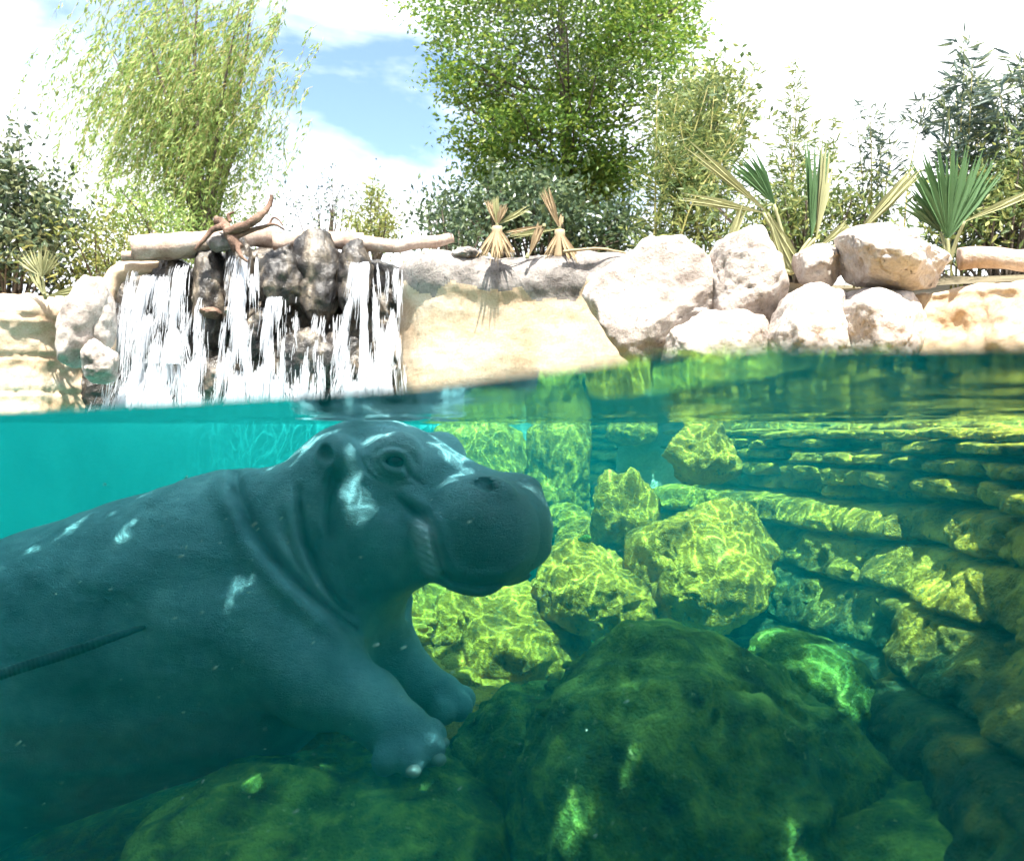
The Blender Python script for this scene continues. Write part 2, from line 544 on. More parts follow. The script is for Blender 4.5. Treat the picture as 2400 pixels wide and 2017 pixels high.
def skin_mat():
    m, N, L = new_mat("hippo_skin")
    out = N.new("ShaderNodeOutputMaterial")
    b = nd(N, "ShaderNodeBsdfPrincipled", Roughness=0.55)
    b.inputs["Specular IOR Level"].default_value = 0.35
    tc = N.new("ShaderNodeTexCoord")
    n1 = nd(N, "ShaderNodeTexNoise", Scale=5.0, Detail=8.0, Roughness=0.6)
    L.new(tc.outputs["Object"], n1.inputs["Vector"])
    r = ramp(N, [(0.3, (0.095, 0.135, 0.165)), (0.52, (0.20, 0.265, 0.30)), (0.72, (0.33, 0.40, 0.43))])
    L.new(n1.outputs["Fac"], r.inputs["Fac"])
    at = nd(N, "ShaderNodeAttribute", attribute_name="pale")
    mx = nd(N, "ShaderNodeMixRGB", Color2=(0.80, 0.66, 0.70, 1))
    L.new(at.outputs["Fac"], mx.inputs["Fac"])
    L.new(r.outputs["Color"], mx.inputs["Color1"])
    at2 = nd(N, "ShaderNodeAttribute", attribute_name="dark")
    mx2 = nd(N, "ShaderNodeMixRGB", Color2=(0.085, 0.08, 0.085, 1))
    L.new(at2.outputs["Fac"], mx2.inputs["Fac"])
    L.new(mx.outputs["Color"], mx2.inputs["Color1"])
    L.new(mx2.outputs["Color"], b.inputs["Base Color"])
    vo = nd(N, "ShaderNodeTexVoronoi", Scale=85.0, feature='DISTANCE_TO_EDGE')
    mp = N.new("ShaderNodeMapping")
    mp.inputs["Scale"].default_value = (1.0, 1.0, 2.2)
    L.new(tc.outputs["Object"], mp.inputs["Vector"])
    L.new(mp.outputs["Vector"], vo.inputs["Vector"])
    n2 = nd(N, "ShaderNodeTexNoise", Scale=38.0, Detail=6.0, Roughness=0.65)
    L.new(mp.outputs["Vector"], n2.inputs["Vector"])
    mn = nd(N, "ShaderNodeMath", operation='MINIMUM')
    mn.inputs[1].default_value = 0.12
    L.new(vo.outputs["Distance"], mn.inputs[0])
    ad = nd(N, "ShaderNodeMath", operation='MULTIPLY_ADD')
    ad.inputs[1].default_value = 2.0
    L.new(mn.outputs[0], ad.inputs[0])
    L.new(n2.outputs["Fac"], ad.inputs[2])
    bp = nd(N, "ShaderNodeBump", Strength=0.7, Distance=0.010)
    L.new(ad.outputs[0], bp.inputs["Height"])
    L.new(bp.outputs["Normal"], b.inputs["Normal"])
    L.new(b.outputs["BSDF"], out.inputs["Surface"])
    return m
M["skin"] = skin_mat()

def plain_mat(name, color, rough=0.4):
    m, N, L = new_mat(name)
    out = N.new("ShaderNodeOutputMaterial")
    b = nd(N, "ShaderNodeBsdfPrincipled", Roughness=rough)
    n1 = nd(N, "ShaderNodeTexNoise", Scale=40.0, Detail=4.0)
    mx = nd(N, "ShaderNodeMixRGB", blend_type='OVERLAY', Fac=0.3, Color1=(*color, 1))
    L.new(n1.outputs["Fac"], mx.inputs["Color2"])
    L.new(mx.outputs["Color"], b.inputs["Base Color"])
    L.new(b.outputs["BSDF"], out.inputs["Surface"])
    return m
M["eye"] = plain_mat("hippo_eye", (0.012, 0.012, 0.014), 0.08)
M["fleck"] = plain_mat("fleck", (0.6, 0.6, 0.52), 0.7)
M["steel"] = plain_mat("window_frame", (0.08, 0.085, 0.09), 0.4)

# ------------------------------------------------------------------ water
PANE_A = np.array([0.0, 0.3143])
PANE_T = np.array([0.829, -0.559])
PANE_N = np.array([0.559, 0.829])

def water_height(x, y):
    base = 0.040 - 0.006 * np.clip(x, -4, 2)
    d = np.clip((x - PANE_A[0]) * PANE_N[0] + (y - PANE_A[1]) * PANE_N[1], 0, None)
    s = (x - PANE_A[0]) * PANE_T[0] + (y - PANE_A[1]) * PANE_T[1]
    xs = np.array([-3.0, -0.352, -0.2, -0.056, 0.031, 0.071, 0.141, 0.6])
    zs = np.array([0.016, 0.0135, 0.0160, 0.0197, 0.0275, 0.0300, 0.0262, 0.026])
    zg = np.interp(s * PANE_T[0], xs, zs)
    w = np.exp(-d / 1.4)
    p = np.stack([x * 2.4, y * 2.4, x * 0], -1)
    rip = 0.005 * noise(p, 5) + 0.0045 * noise(p * 2.7 + 4.0, 6) + 0.0012 * noise(p * 6.5, 7)
    men = 0.004 * np.exp(-d / 0.004)                      # the water creeps up the pane
    return base * (1 - w) + zg * w + rip * np.clip(0.06 + 0.8 * d, 0, 1) + men

def build_water():
    nu, nv = 300, 260
    s = np.concatenate([np.linspace(-3.6, -0.8, 60, endpoint=False), np.linspace(-0.8, 0.6, 170, endpoint=False),
                        np.linspace(0.6, 2.4, nu - 230)])
    front = PANE_A + s[:, None] * PANE_T + PANE_N * 0.024
    back = np.stack([np.interp(s, [-3.6, 2.4], [-8.0, 3.2]), np.full(nu, 8.6)], 1)
    g = (np.linspace(0, 1, nv)) ** 2.2
    xy = front[:, None] * (1 - g)[None, :, None] + back[:, None] * g[None, :, None]
    z = water_height(xy[..., 0], xy[..., 1])
    top = np.concatenate([xy, z[..., None]], -1).reshape(-1, 3)
    ft = grid_faces(nu, nv)
    mb = MB()
    mb.add(top, ft)
    zb = -2.6
    bot = top.copy(); bot[:, 2] = zb
    corner = lambda i, j: i * nv + j
    mb.add(bot, ft[:, ::-1])
    def side(idx, flip):
        a = top[idx]; b = bot[idx]
        v = np.vstack([a, b]); n = len(idx)
        k = np.arange(n - 1)
        f = np.stack([k, k + n, k + n + 1, k + 1], 1)
        mb.add(v, f[:, ::-1] if flip else f)
    side(np.arange(nu) * nv, False)
    side(np.arange(nu) * nv + nv - 1, True)
    side(np.arange(nv), True)
    side((nu - 1) * nv + np.arange(nv), False)
    o = mb.build("water", M["water"], kind="structure")
    return o
water = build_water()

def box(mb, lo, hi, R=None, off=(0, 0, 0)):
    lo, hi = np.asarray(lo, float), np.asarray(hi, float)
    c = np.array([[x, y, z] for x in (0, 1) for y in (0, 1) for z in (0, 1)], float)
    v = lo + c * (hi - lo)
    if R is not None:
        v = v @ np.asarray(R).T
    v = v + np.asarray(off)
    mb.add(v, np.array([[0,1,3,2],[4,6,7,5],[0,4,5,1],[2,3,7,6],[0,2,6,4],[1,5,7,3]]))

# the viewing window the camera looks through
ROT_PANE = np.array([[PANE_T[0], PANE_N[0], 0], [PANE_T[1], PANE_N[1], 0], [0, 0, 1.0]])
pane_off = np.array([PANE_A[0], PANE_A[1], 0])
win = empty("viewing_window", (PANE_A[0], PANE_A[1], -1.7), "large clear viewing window holding back the pool water", "window")
mb = MB(); box(mb, (-3.5, -0.02, -1.7), (2.3, 0.02, 1.5), ROT_PANE, pane_off); mb.build("pane", M["pane"], win, smooth=False)
for lo, hi in (((-3.6, -0.06, -1.75), (-3.503, 0.06, 1.6)), ((2.303, -0.06, -1.75), (2.4, 0.06, 1.6)),
               ((-3.5, -0.06, 1.503), (2.3, 0.06, 1.6))):
    mb = MB(); box(mb, lo, hi, ROT_PANE, pane_off); mb.build("frame_bar", M["steel"], win, smooth=False)

# ------------------------------------------------------------------ ground and pool floor
def floor_z(x, y):
    p = np.stack([x, y, x * 0], -1)
    z = -1.26 - 0.30 * np.clip(-x - 0.6, 0, 2.2) + 0.30 * np.clip(x + 0.2, 0, 1.6) + 0.05 * np.clip(y - 3.0, 0, 3)
    return z + 0.06 * fbm(p * 1.3, 3, 31) + 0.018 * fbm(p * 7, 3, 41)

def build_floor():
    nx, ny = 280, 260
    x = np.linspace(-8.5, 3.6, nx); y = np.linspace(-1.4, 9, ny)
    X, Y = np.meshgrid(x, y, indexing="ij")
    v = np.stack([X, Y, floor_z(X, Y)], -1).reshape(-1, 3)
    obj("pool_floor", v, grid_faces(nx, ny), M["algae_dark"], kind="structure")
build_floor()

def build_ground():
    # planted bank behind the walls, running out to the horizon
    nx, ny = 160, 120
    x = np.sinh(np.linspace(-4.2, 4.2, nx)) / math.sinh(4.2) * 220
    y = 5.6 + (np.linspace(0, 1, ny) ** 3) * 260
    X, Y = np.meshgrid(x, y, indexing="ij")
    edge = np.interp(X, [-9, -5.0, -3.6, -0.9, 0.6, 1.6, 3.0, 4], [6.9, 6.9, 7.6, 7.6, 6.3, 5.0, 4.5, 4.4])
    Y = Y + (edge - 5.6) * np.clip(1 - (Y - 5.6) / 6, 0, 1)
    p = np.stack([X, Y, X * 0], -1)
    d = Y - edge
    z = np.interp(X, [-6, -4, -3.5, -0.8, 0.6, 2, 3], [0.85, 0.9, 1.3, 1.3, 1.2, 0.85, 0.85]) + 0.16 * np.clip(d, 0, 5) + 0.08 * fbm(p * 0.8, 3, 3) * np.clip(d, 0, 1)
    v = np.stack([X, Y, z], -1).reshape(-1, 3)
    obj("ground", v, grid_faces(nx, ny), M["ground"], kind="structure")
build_ground()

mb = MB()
box(mb, (-14, -14, -1.95), (14, -0.03, -1.72), ROT_PANE, pane_off)
o = mb.build("viewing_floor", M["deck"], smooth=False, kind="structure")

# ------------------------------------------------------------------ sheets of rockwork
def wall_sheet(path, zbot, roll, depth, disp, ns, nz, batter=0.0):
    """path: (x, y, ztop) points; the face looks to the right-hand side of the path's direction turned towards the camera"""
    pts = spline(path, ns)
    tan = np.gradient(pts[:, :2], axis=0)
    seg = np.linalg.norm(tan, axis=1)
    s = np.cumsum(seg) - seg[0]
    tan /= seg[:, None]
    nrm = np.stack([tan[:, 1], -tan[:, 0]], 1)            # outward, towards the pool when the path runs left to right
    t1 = np.linspace(0, 1, nz)
    ztop = pts[:, 2]
    rows = []
    for t in t1:
        z = zbot + (ztop - roll - zbot) * t
        rows.append((z, -batter * (1 - t) * np.ones(ns)))   # the foot stands further out
    for a in np.linspace(0, np.pi / 2, 12)[1:]:
        rows.append((ztop - roll + roll * math.sin(a), roll * (1 - math.cos(a)) * np.ones(ns)))
    for q in np.linspace(0, 1, 10)[1:]:
        rows.append((ztop + 0 * q, (roll + q * depth) * np.ones(ns)))
    Z = np.stack([r[0] for r in rows], 1); B = np.stack([r[1] for r in rows], 1)
    nr = len(rows)
    XY = pts[:, None, :2] - nrm[:, None] * B[..., None]
    pos = np.concatenate([XY, Z[..., None]], -1)
    S = np.repeat(s[:, None], nr, 1)
    back = np.clip(B / (roll + 1e-6), 0, 1)
    D = disp(S, Z, pos, back, ztop[:, None])
    out = pos.copy()
    out[..., :2] += nrm[:, None] * (D * (1 - 0.8 * back))[..., None]
    out[..., 2] += D * back * 0.8
    return out.reshape(-1, 3), grid_faces(ns, nr)

def face_material(o, mats, pick):
    """a second stone on some faces, by a test on the face centre"""
    me = o.data
    for m in mats:
        me.materials.append(m)
    n = len(me.polygons)
    c = np.empty(n * 3, np.float32)
    me.polygons.foreach_get("center", c)
    me.polygons.foreach_set("material_index", pick(c.reshape(-1, 3)).astype(np.int32))

ICO = {}
def ico(level):
    if level not in ICO:
        bm = bmesh.new()
        bmesh.ops.create_icosphere(bm, subdivisions=level, radius=1.0)
        v = np.array([q.co[:] for q in bm.verts])
        f = np.array([[q.index for q in p.verts] for p in bm.faces])
        bm.free()
        ICO[level] = (v, f)
    return ICO[level]

def rot_euler(rx, ry, rz):
    return np.array(Matrix.Rotation(math.radians(rz), 3, 'Z') @ Matrix.Rotation(math.radians(ry), 3, 'Y') @ Matrix.Rotation(math.radians(rx), 3, 'X'))

def rock_verts(center, radii, rot=(0, 0, 0), seed=1, level=5, lump=0.14, rough=0.03, facets=5, facet_h=0.78, crack=0.0, boxy=0.0):
    u, f = ico(level)
    r = rng(seed)
    p = u.copy()
    if boxy:
        q = np.abs(u) ** (2 + 4 * boxy)
        p = u / (q.sum(1) ** (1 / (2 + 4 * boxy)))[:, None]
        p *= 0.9
    for _ in range(facets):
        n = r.normal(size=3); n /= np.linalg.norm(n)
        h = facet_h + r.uniform(-0.08, 0.12)
        d = p @ n - h
        p = p - np.clip(d, 0, None)[:, None] * n * 0.82
    radii = np.asarray(radii, float)
    q = p * radii / radii.mean()
    off = r.uniform(-50, 50, 3)
    nn = p / (np.linalg.norm(p, axis=1)[:, None] + 1e-9)
    d = lump * fbm(q * 1.5 + off, 3, seed) + rough * fbm(q * 6.0 + off, 4, seed + 7)
    if crack:
        cn = noise(q * 1.3 + off, seed + 3) + 0.12 * noise(q * 6 + off, seed + 4)
        d = d - crack * 1.6 * np.exp(-(cn / 0.028) ** 2) * np.clip(1.5 * noise(q * 0.9 + off + 5, seed + 5) + 0.7, 0, 1)
    p = p + nn * d[:, None]
    v = (p * radii) @ rot_euler(*rot).T
    return v + np.asarray(center), f

def rock(name, mat, label=None, cat="boulder", parent=None, group=None, **kw):
    v, f = rock_verts(**kw)
    if parent is not None:
        return obj(name, v, f, mat, parent)
    c = np.array(kw["center"], float)
    o = obj_at(name, v, f, mat, c)
    return tag(o, label, cat, group)

# --- right: ledged rock wall that starts under water beside the window
def strata(S, Z, pos, back, ztop):
    tilt = Z + 0.03 * noise(np.stack([S * 1.2, Z * 0, S * 0], -1), 11) - 0.05 * S * 0.3
    bounds = np.array([-2.2, -1.75, -1.38, -1.05, -0.80, -0.60, -0.43, -0.30, -0.205, -0.13, -0.075, -0.03, 0.05])
    k = np.clip(np.searchsorted(bounds, tilt.ravel()) - 1, 0, len(bounds) - 2).reshape(tilt.shape)
    lo, hi = bounds[k], bounds[k + 1]
    fr = (tilt - lo) / (hi - lo)
    r = rng(77)
    step = r.uniform(-0.045, 0.06, len(bounds))
    lay = step[k]
    wide = r.uniform(0.25, 0.6, len(bounds))[k]
    cell = S / wide + k * 0.37 + 0.25 * noise(np.stack([S * 2.2, Z * 5, k * 3.1], -1), 4)
    ci = np.floor(cell)
    cf = cell - ci
    blk = 0.035 * _hash(ci.astype(np.int64), k.astype(np.int64), (ci * 0).astype(np.int64), 5)
    edge_v = np.minimum(fr, 1 - fr) * (hi - lo)
    edge_s = np.minimum(cf, 1 - cf) * wide
    groove = 0.045 * np.exp(-(edge_v / 0.012) ** 2) + 0.018 * np.exp(-(edge_s / 0.012) ** 2)
    rounding = -0.02 * np.clip(1 - edge_v / 0.05, 0, 1) ** 2
    fine = 0.050 * fbm(pos * np.array([2.6, 2.6, 4]), 4, 21) + 0.016 * fbm(pos * 15, 3, 22) - 0.03 * np.clip(ridged(pos * np.array([3.5, 3.5, 5.0]), 2, 24) - 1.0, 0, 1)
    # long slanting joints low on the face
    jt = np.sin((S * 1.0 + Z * 1.9) * 7.5 + 2.0 * noise(pos * 1.3, 2))
    joint = 0.035 * np.exp(-((1 - jt) / 0.02)) * np.clip((-Z - 0.25) * 4, 0, 1)
    return lay + blk + fine - groove + rounding - joint

RW = [(0.45, 5.6, 0.03), (0.95, 4.6, 0.025), (1.42, 3.5, 0.02), (1.52, 2.6, 0.02), (1.42, 1.8, 0.02), (1.25, 1.0, 0.02), (1.15, 0.2, 0.02), (1.15, -0.5, 0.02)]
RW3 = [(x, y, z) for x, y, z in RW]
rv, rf = wall_sheet(RW3, -1.7, 0.04, 0.9, strata, 620, 300, batter=0.85)
rw = empty("rock_wall", (1.3, 2.2, -1.5), "ledged rock wall covered in green algae under water with long cracks", "rock wall")
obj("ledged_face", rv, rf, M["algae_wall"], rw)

# loose ledge stones along the top rows of that wall
r_ = rng(5)
path_hi = spline(RW3, 400)
seg_len = np.concatenate([[0], np.cumsum(np.linalg.norm(np.diff(path_hi[:, :2], axis=0), axis=1))])
def along(s):
    return np.array([np.interp(s, seg_len, path_hi[:, 0]), np.interp(s, seg_len, path_hi[:, 1])])
for row, (zc, hz, out_) in enumerate(((-0.012, 0.017, 0.07), (-0.058, 0.020, 0.085), (-0.112, 0.024, 0.10), (-0.185, 0.032, 0.115))):
    s = 1.1 + 0.13 * row
    while s < 4.3:
        ln = r_.uniform(0.16, 0.42)
        a = along(s + ln * 0.5); t = along(s + ln * 0.5 + 0.02) - a
        ang = math.degrees(math.atan2(t[1], t[0]))
        n = np.array([t[1], -t[0]]) / np.linalg.norm(t)
        if r_.uniform() > 0.12:
            c = (a[0] + n[0] * out_ * 0.5, a[1] + n[1] * out_ * 0.5, zc + r_.uniform(-0.006, 0.006))
            rock("ledge_stone", M["algae_stone"], parent=rw, center=c, radii=(ln * 0.52, 0.10 + r_.uniform(-0.02, 0.03), hz * 1.15),
                 rot=(r_.uniform(-3, 3), r_.uniform(-2, 2), ang + r_.uniform(-4, 4)), seed=int(300 + row * 40 + s * 7), level=4,
                 lump=0.12, rough=0.06, facets=4, facet_h=0.85, boxy=0.8)
        s += ln + r_.uniform(0.0, 0.03)

# --- boulders under water
UW = [
    # name-free list: label, u, v, depth, radii, rotation, seed, extra
    ("rounded boulder bright with algae and ripple light beside the ledged wall", 1650, 1315, 3.25, (0.30, 0.28, 0.28), (0, 28, 10), 11, dict(level=6, facets=9, facet_h=0.72, lump=0.13)),
    ("oval shaded boulder wedged low between the great slab and the ledged wall", 1905, 1610, 2.45, (0.21, 0.2, 0.155), (0, 32, 5), 23, dict(level=5, facets=2, facet_h=0.92, lump=0.08)),
    ("great smooth green slab of rock bulging from the pool bottom", 1600, 1905, 2.15, (0.47, 0.44, 0.48), (0, 38, -10), 34, dict(level=6, facets=3, facet_h=0.9, lump=0.09)),
    ("pale yellow green boulder on the bottom under the hippo's chin", 1195, 1490, 3.35, (0.35, 0.30, 0.25), (0, 18, 15), 42, dict(level=6, facets=8, facet_h=0.72, lump=0.13)),
    ("jagged upright rock standing between the back rocks and the rounded boulder", 1470, 1215, 3.7, (0.155, 0.15, 0.26), (10, -12, 20), 57, dict(level=5, facets=7, facet_h=0.7, lump=0.2, rough=0.07)),
    ("broad algae covered rock face at the back behind the hippo's muzzle", 1120, 1130, 4.9, (0.36, 0.35, 0.42), (0, 0, 12), 63, dict(level=6, facets=4, facet_h=0.84, lump=0.1)),
    ("tall flat algae covered rock at the back beside the dark gap", 1310, 1120, 4.75, (0.21, 0.3, 0.42), (0, 3, -8), 66, dict(level=6, facets=5, facet_h=0.8, lump=0.08, boxy=0.4)),
    ("knobbly round rock hung just below the water line at the start of the ledges", 1640, 1062, 3.6, (0.175, 0.18, 0.14), (0, 0, 30), 71, dict(level=5, facets=6, facet_h=0.76, lump=0.18, rough=0.06)),
    ("small mossy block in the dark recess below the water line", 1480, 1010, 4.6, (0.16, 0.2, 0.10), (0, 4, 0), 74, dict(level=5, facets=5, lump=0.15)),
    ("weathered yellowish stone with a bump on top in front of the hippo's nose", 1370, 1290, 3.9, (0.22, 0.2, 0.17), (0, -8, 40), 83, dict(level=5, facets=9, facet_h=0.7, lump=0.18)),
    ("low yellowish stone sitting at the foot of the tall back rock", 1330, 1225, 4.3, (0.14, 0.16, 0.10), (0, 10, 10), 85, dict(level=5, facets=4, lump=0.12)),
    ("sloping yellow green rock right of the chin leading down to the slab", 1410, 1400, 3.3, (0.28, 0.28, 0.20), (0, 30, 12), 91, dict(level=6, facets=8, facet_h=0.72, lump=0.14)),
    ("cracked brownish rock right behind the hippo's throat", 930, 1420, 3.6, (0.2, 0.2, 0.17), (5, 15, 30), 97, dict(level=5, facets=7, facet_h=0.74, lump=0.14, rough=0.08)),
    ("mottled rock between the cracked rock and the pale boulder", 1045, 1440, 3.9, (0.19, 0.2, 0.18), (0, -10, 70), 99, dict(level=5, facets=6, lump=0.13)),
    ("wide dark green rock mound under the hippo's front foot", 830, 2110, 2.25, (0.66, 0.55, 0.42), (0, 8, 8), 104, dict(level=6, facets=3, facet_h=0.9, lump=0.10, rough=0.03)),
    ("dark green sloping rock between the mound and the great slab", 1270, 1860, 2.55, (0.33, 0.4, 0.34), (0, 22, -20), 108, dict(level=6, facets=4, facet_h=0.86, lump=0.10)),
    ("long low rock rising from the dark at the foot of the ledged wall", 2080, 2035, 1.95, (0.26, 0.28, 0.13), (0, 16, 0), 112, dict(level=5, facets=4, lump=0.12)),
]
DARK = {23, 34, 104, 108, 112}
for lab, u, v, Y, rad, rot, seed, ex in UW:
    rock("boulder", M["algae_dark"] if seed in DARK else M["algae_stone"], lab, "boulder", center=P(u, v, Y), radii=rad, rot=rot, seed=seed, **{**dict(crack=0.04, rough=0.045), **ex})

# gravel apron under them
def apron():
    nx, ny = 90, 90
    a = np.linspace(-1, 1, nx)
    X, Yg = np.meshgrid(a, a, indexing="ij")
    c = P(1010, 1560, 3.15)
    x = c[0] + X * 0.5; y = c[1] + Yg * 0.6
    z = c[2] + 0.03 + 0.14 * (Yg) - 0.06 * X - 0.35 * np.clip(np.sqrt(X**2 + Yg**2) - 0.6, 0, 1)
    p = np.stack([x, y, x * 0], -1)
    z = z + 0.02 * fbm(p * 8, 4, 8)
    obj("gravel_slope", np.stack([x, y, z], -1).reshape(-1, 3), grid_faces(nx, ny), M["algae_stone"], kind="structure")
apron()

# pebbles lying between the pale boulder and the far foreleg
r_ = rng(9)
peb = [(985, 1505, 22), (1008, 1497, 18), (960, 1540, 20), (1040, 1530, 24), (1062, 1555, 30), (1085, 1588, 34), (1025, 1570, 20), (990, 1475, 15),
       (1050, 1500, 16), (1110, 1600, 22), (1000, 1550, 14), (930, 1500, 18), (1015, 1460, 14), (1300, 1610, 26), (1280, 1665, 22), (1345, 1655, 18), (1330, 1560, 14), (1370, 1265, 16)]
bpy.context.view_layer.update()
DG = bpy.context.evaluated_depsgraph_get()
for k, (u, v, w) in enumerate(peb):
    ray = Vector(((u - 1200) / FPX, 1.0, (1010 - v) / FPX)).normalized()
    hit, loc = scene.ray_cast(DG, ray * 1.2, ray)[:2]
    Y = loc.y if hit and loc.y > 1.6 else 3.2
    rr = w / FPX * Y
    lab = "small rounded pebble on the gravel between the foreleg and the pale boulder" if k < 13 else "small rounded pebble on the rocks beside the great slab"
    rock("pebble", M["algae_stone"] if k < 13 else M["algae_dark"], lab, "pebble", group="pebbles by the foreleg" if k < 13 else "pebbles by the slab",
         center=P(u, v, Y), radii=(rr, rr, rr * 0.7), rot=(0, r_.uniform(-20, 20), r_.uniform(0, 180)), seed=500 + k, level=3, facets=3, lump=0.12)
# added smooth wall: the haze of the far water is put into its colour
def smooth_disp(S, Z, pos, back, ztop):
    return 0.03 * fbm(pos * 0.8, 2, 19)
v_, f_ = wall_sheet([(-7.5, 6.0, 0.11), (-5.5, 6.1, 0.11), (-3.5, 6.15, 0.11), (-2.0, 6.0, 0.10), (-0.9, 5.75, 0.08), (-0.3, 5.6, 0.02)], -2.2, 0.06, 1.3, smooth_disp, 90, 40)
tag(obj_at("added_pool_wall", v_, f_, M["haze_teal"], (-3.5, 6.15, -1.9)), "smooth teal pool wall under water behind the hippo's back", "pool wall")

# ------------------------------------------------------------------ above the water: rockwork
def rough_disp(a=0.08, sc=1.6, seed=1, b=0.02):
    def f(S, Z, pos, back, ztop):
        return a * fbm(pos * sc, 3, seed) + b * fbm(pos * 9, 3, seed + 4)
    return f

def layer_disp(seed):
    def f(S, Z, pos, back, ztop):
        lay = np.sin((Z + 0.05 * noise(pos * 1.4, seed)) * 22 + 1.5 * noise(pos * 0.9, seed + 1))
        dry = np.clip((Z + 0.02) / 0.08, 0, 1)
        return 0.05 * fbm(pos * 1.5, 3, seed) + 0.02 * fbm(pos * 8, 3, seed + 2) * dry - 0.045 * np.clip(lay - 0.9, 0, 1) * 10 * 0.35 * dry \
            + 0.07 * np.exp(-((ztop - Z - 0.16) / 0.14) ** 2)
    return f

def top_pt(u, v, Y):
    p = P(u, v, Y)
    return (p[0], p[1], p[2])

# left wall
v_, f_ = wall_sheet([top_pt(-420, 700, 6.4), top_pt(-150, 695, 6.5), top_pt(60, 690, 6.6), top_pt(150, 700, 6.9), top_pt(300, 690, 7.4)], -1.9, 0.09, 0.8, layer_disp(3), 200, 140)
o = tag(obj_at("rock_wall", v_, f_, M["cream_stone"], P(60, 900, 6.6)), "low cream layered rock wall left of the waterfall", "rock wall")

# stones stacked beside the falls
rock("boulder", M["pale_stone"], "tall pale upright stone leaning against the left of the waterfall", center=P(195, 760, 6.35), radii=(0.17, 0.2, 0.36), rot=(0, 16, 0), seed=201, facets=5, facet_h=0.8)
rock("boulder", M["pale_stone"], "narrow brownish stone hanging against the left edge of the falls", center=P(236, 740, 6.4), radii=(0.10, 0.15, 0.27), rot=(0, -6, 0), seed=203, facets=4)
rock("boulder", M["pale_stone"], "rounded pale stone low beside the foot of the falls", center=P(232, 850, 6.2), radii=(0.13, 0.16, 0.17), rot=(0, 0, 0), seed=205, facets=4)

# waterfall rock
def falls_disp(S, Z, pos, back, ztop):
    dry = np.clip((Z + 0.02) / 0.08, 0, 1)
    return dry * 0.16 * fbm(pos * np.array([1.5, 1.5, 0.9]), 3, 61) + dry * (0.05 * fbm(pos * np.array([4, 4, 3]), 4, 63) + 0.02 * fbm(pos * 14, 3, 65))
fr = empty("waterfall_rock", P(600, 990, 7.1), "dark wet rock face of the waterfall with bulging boulders", "rock wall")
v_, f_ = wall_sheet([top_pt(225, 660, 7.2), top_pt(285, 622, 7.1), top_pt(420, 612, 7.1), top_pt(520, 590, 7.05), top_pt(680, 585, 7.0), top_pt(850, 606, 7.1), top_pt(960, 640, 7.15), top_pt(1010, 650, 7.25)],
                    -1.9, 0.10, 0.9, falls_disp, 260, 200)
o = obj("wet_face", v_, f_, M["wet_stone"], fr)
face_material(o, [M["cream_stone"]], lambda c: c[:, 2] < 0.0)
for k, (u, v, w, h, dy, mat) in enumerate([
        (655, 645, 58, 82, 0.12, "wet_stone"), (740, 655, 62, 112, 0.06, "wet_stone"), (830, 660, 40, 92, 0.05, "wet_stone"), (715, 840, 95, 70, 0.25, "wet_stone"),
        (560, 655, 34, 110, 0.05, "wet_stone"), (495, 690, 42, 120, 0.05, "wet_stone"), (800, 850, 60, 70, 0.22, "wet_stone"), (600, 780, 46, 60, 0.14, "wet_stone"),
        (395, 660, 55, 60, 0.02, "wet_stone"), (497, 736, 17, 14, 0.22, "driftwood"), (553, 737, 15, 16, 0.22, "wet_stone"), (510, 890, 60, 55, 0.2, "wet_stone")]):
    c = P(u, v, 6.95 - dy)
    kx = 6.95 / FPX
    rock("bulging_rock", M[mat], parent=fr, center=c, radii=(w * kx, 0.20, h * kx), rot=(0, 0, 0), seed=230 + k, level=5, facets=6, facet_h=0.8, lump=0.14, rough=0.05)
# smooth pale hood of rock curling round the left of the falls
hood = spline([P(262, 905, 6.75), P(252, 800, 6.75), P(250, 700, 6.78), P(272, 645, 6.8), P(335, 628, 6.85), P(420, 622, 6.95)], 40)
mb = MB(); add_tube(mb, hood, np.interp(np.arange(40), [0, 20, 39], [0.05, 0.075, 0.06]), 14)
v_ = np.concatenate(mb.v); v_ = v_ + 0.02 * np.stack([noise(v_ * 7, 3), noise(v_ * 7, 4), noise(v_ * 7, 5)], 1)
obj("pale_hood", v_, [np.concatenate(mb.q), np.concatenate(mb.t)], M["cream_stone"], fr)

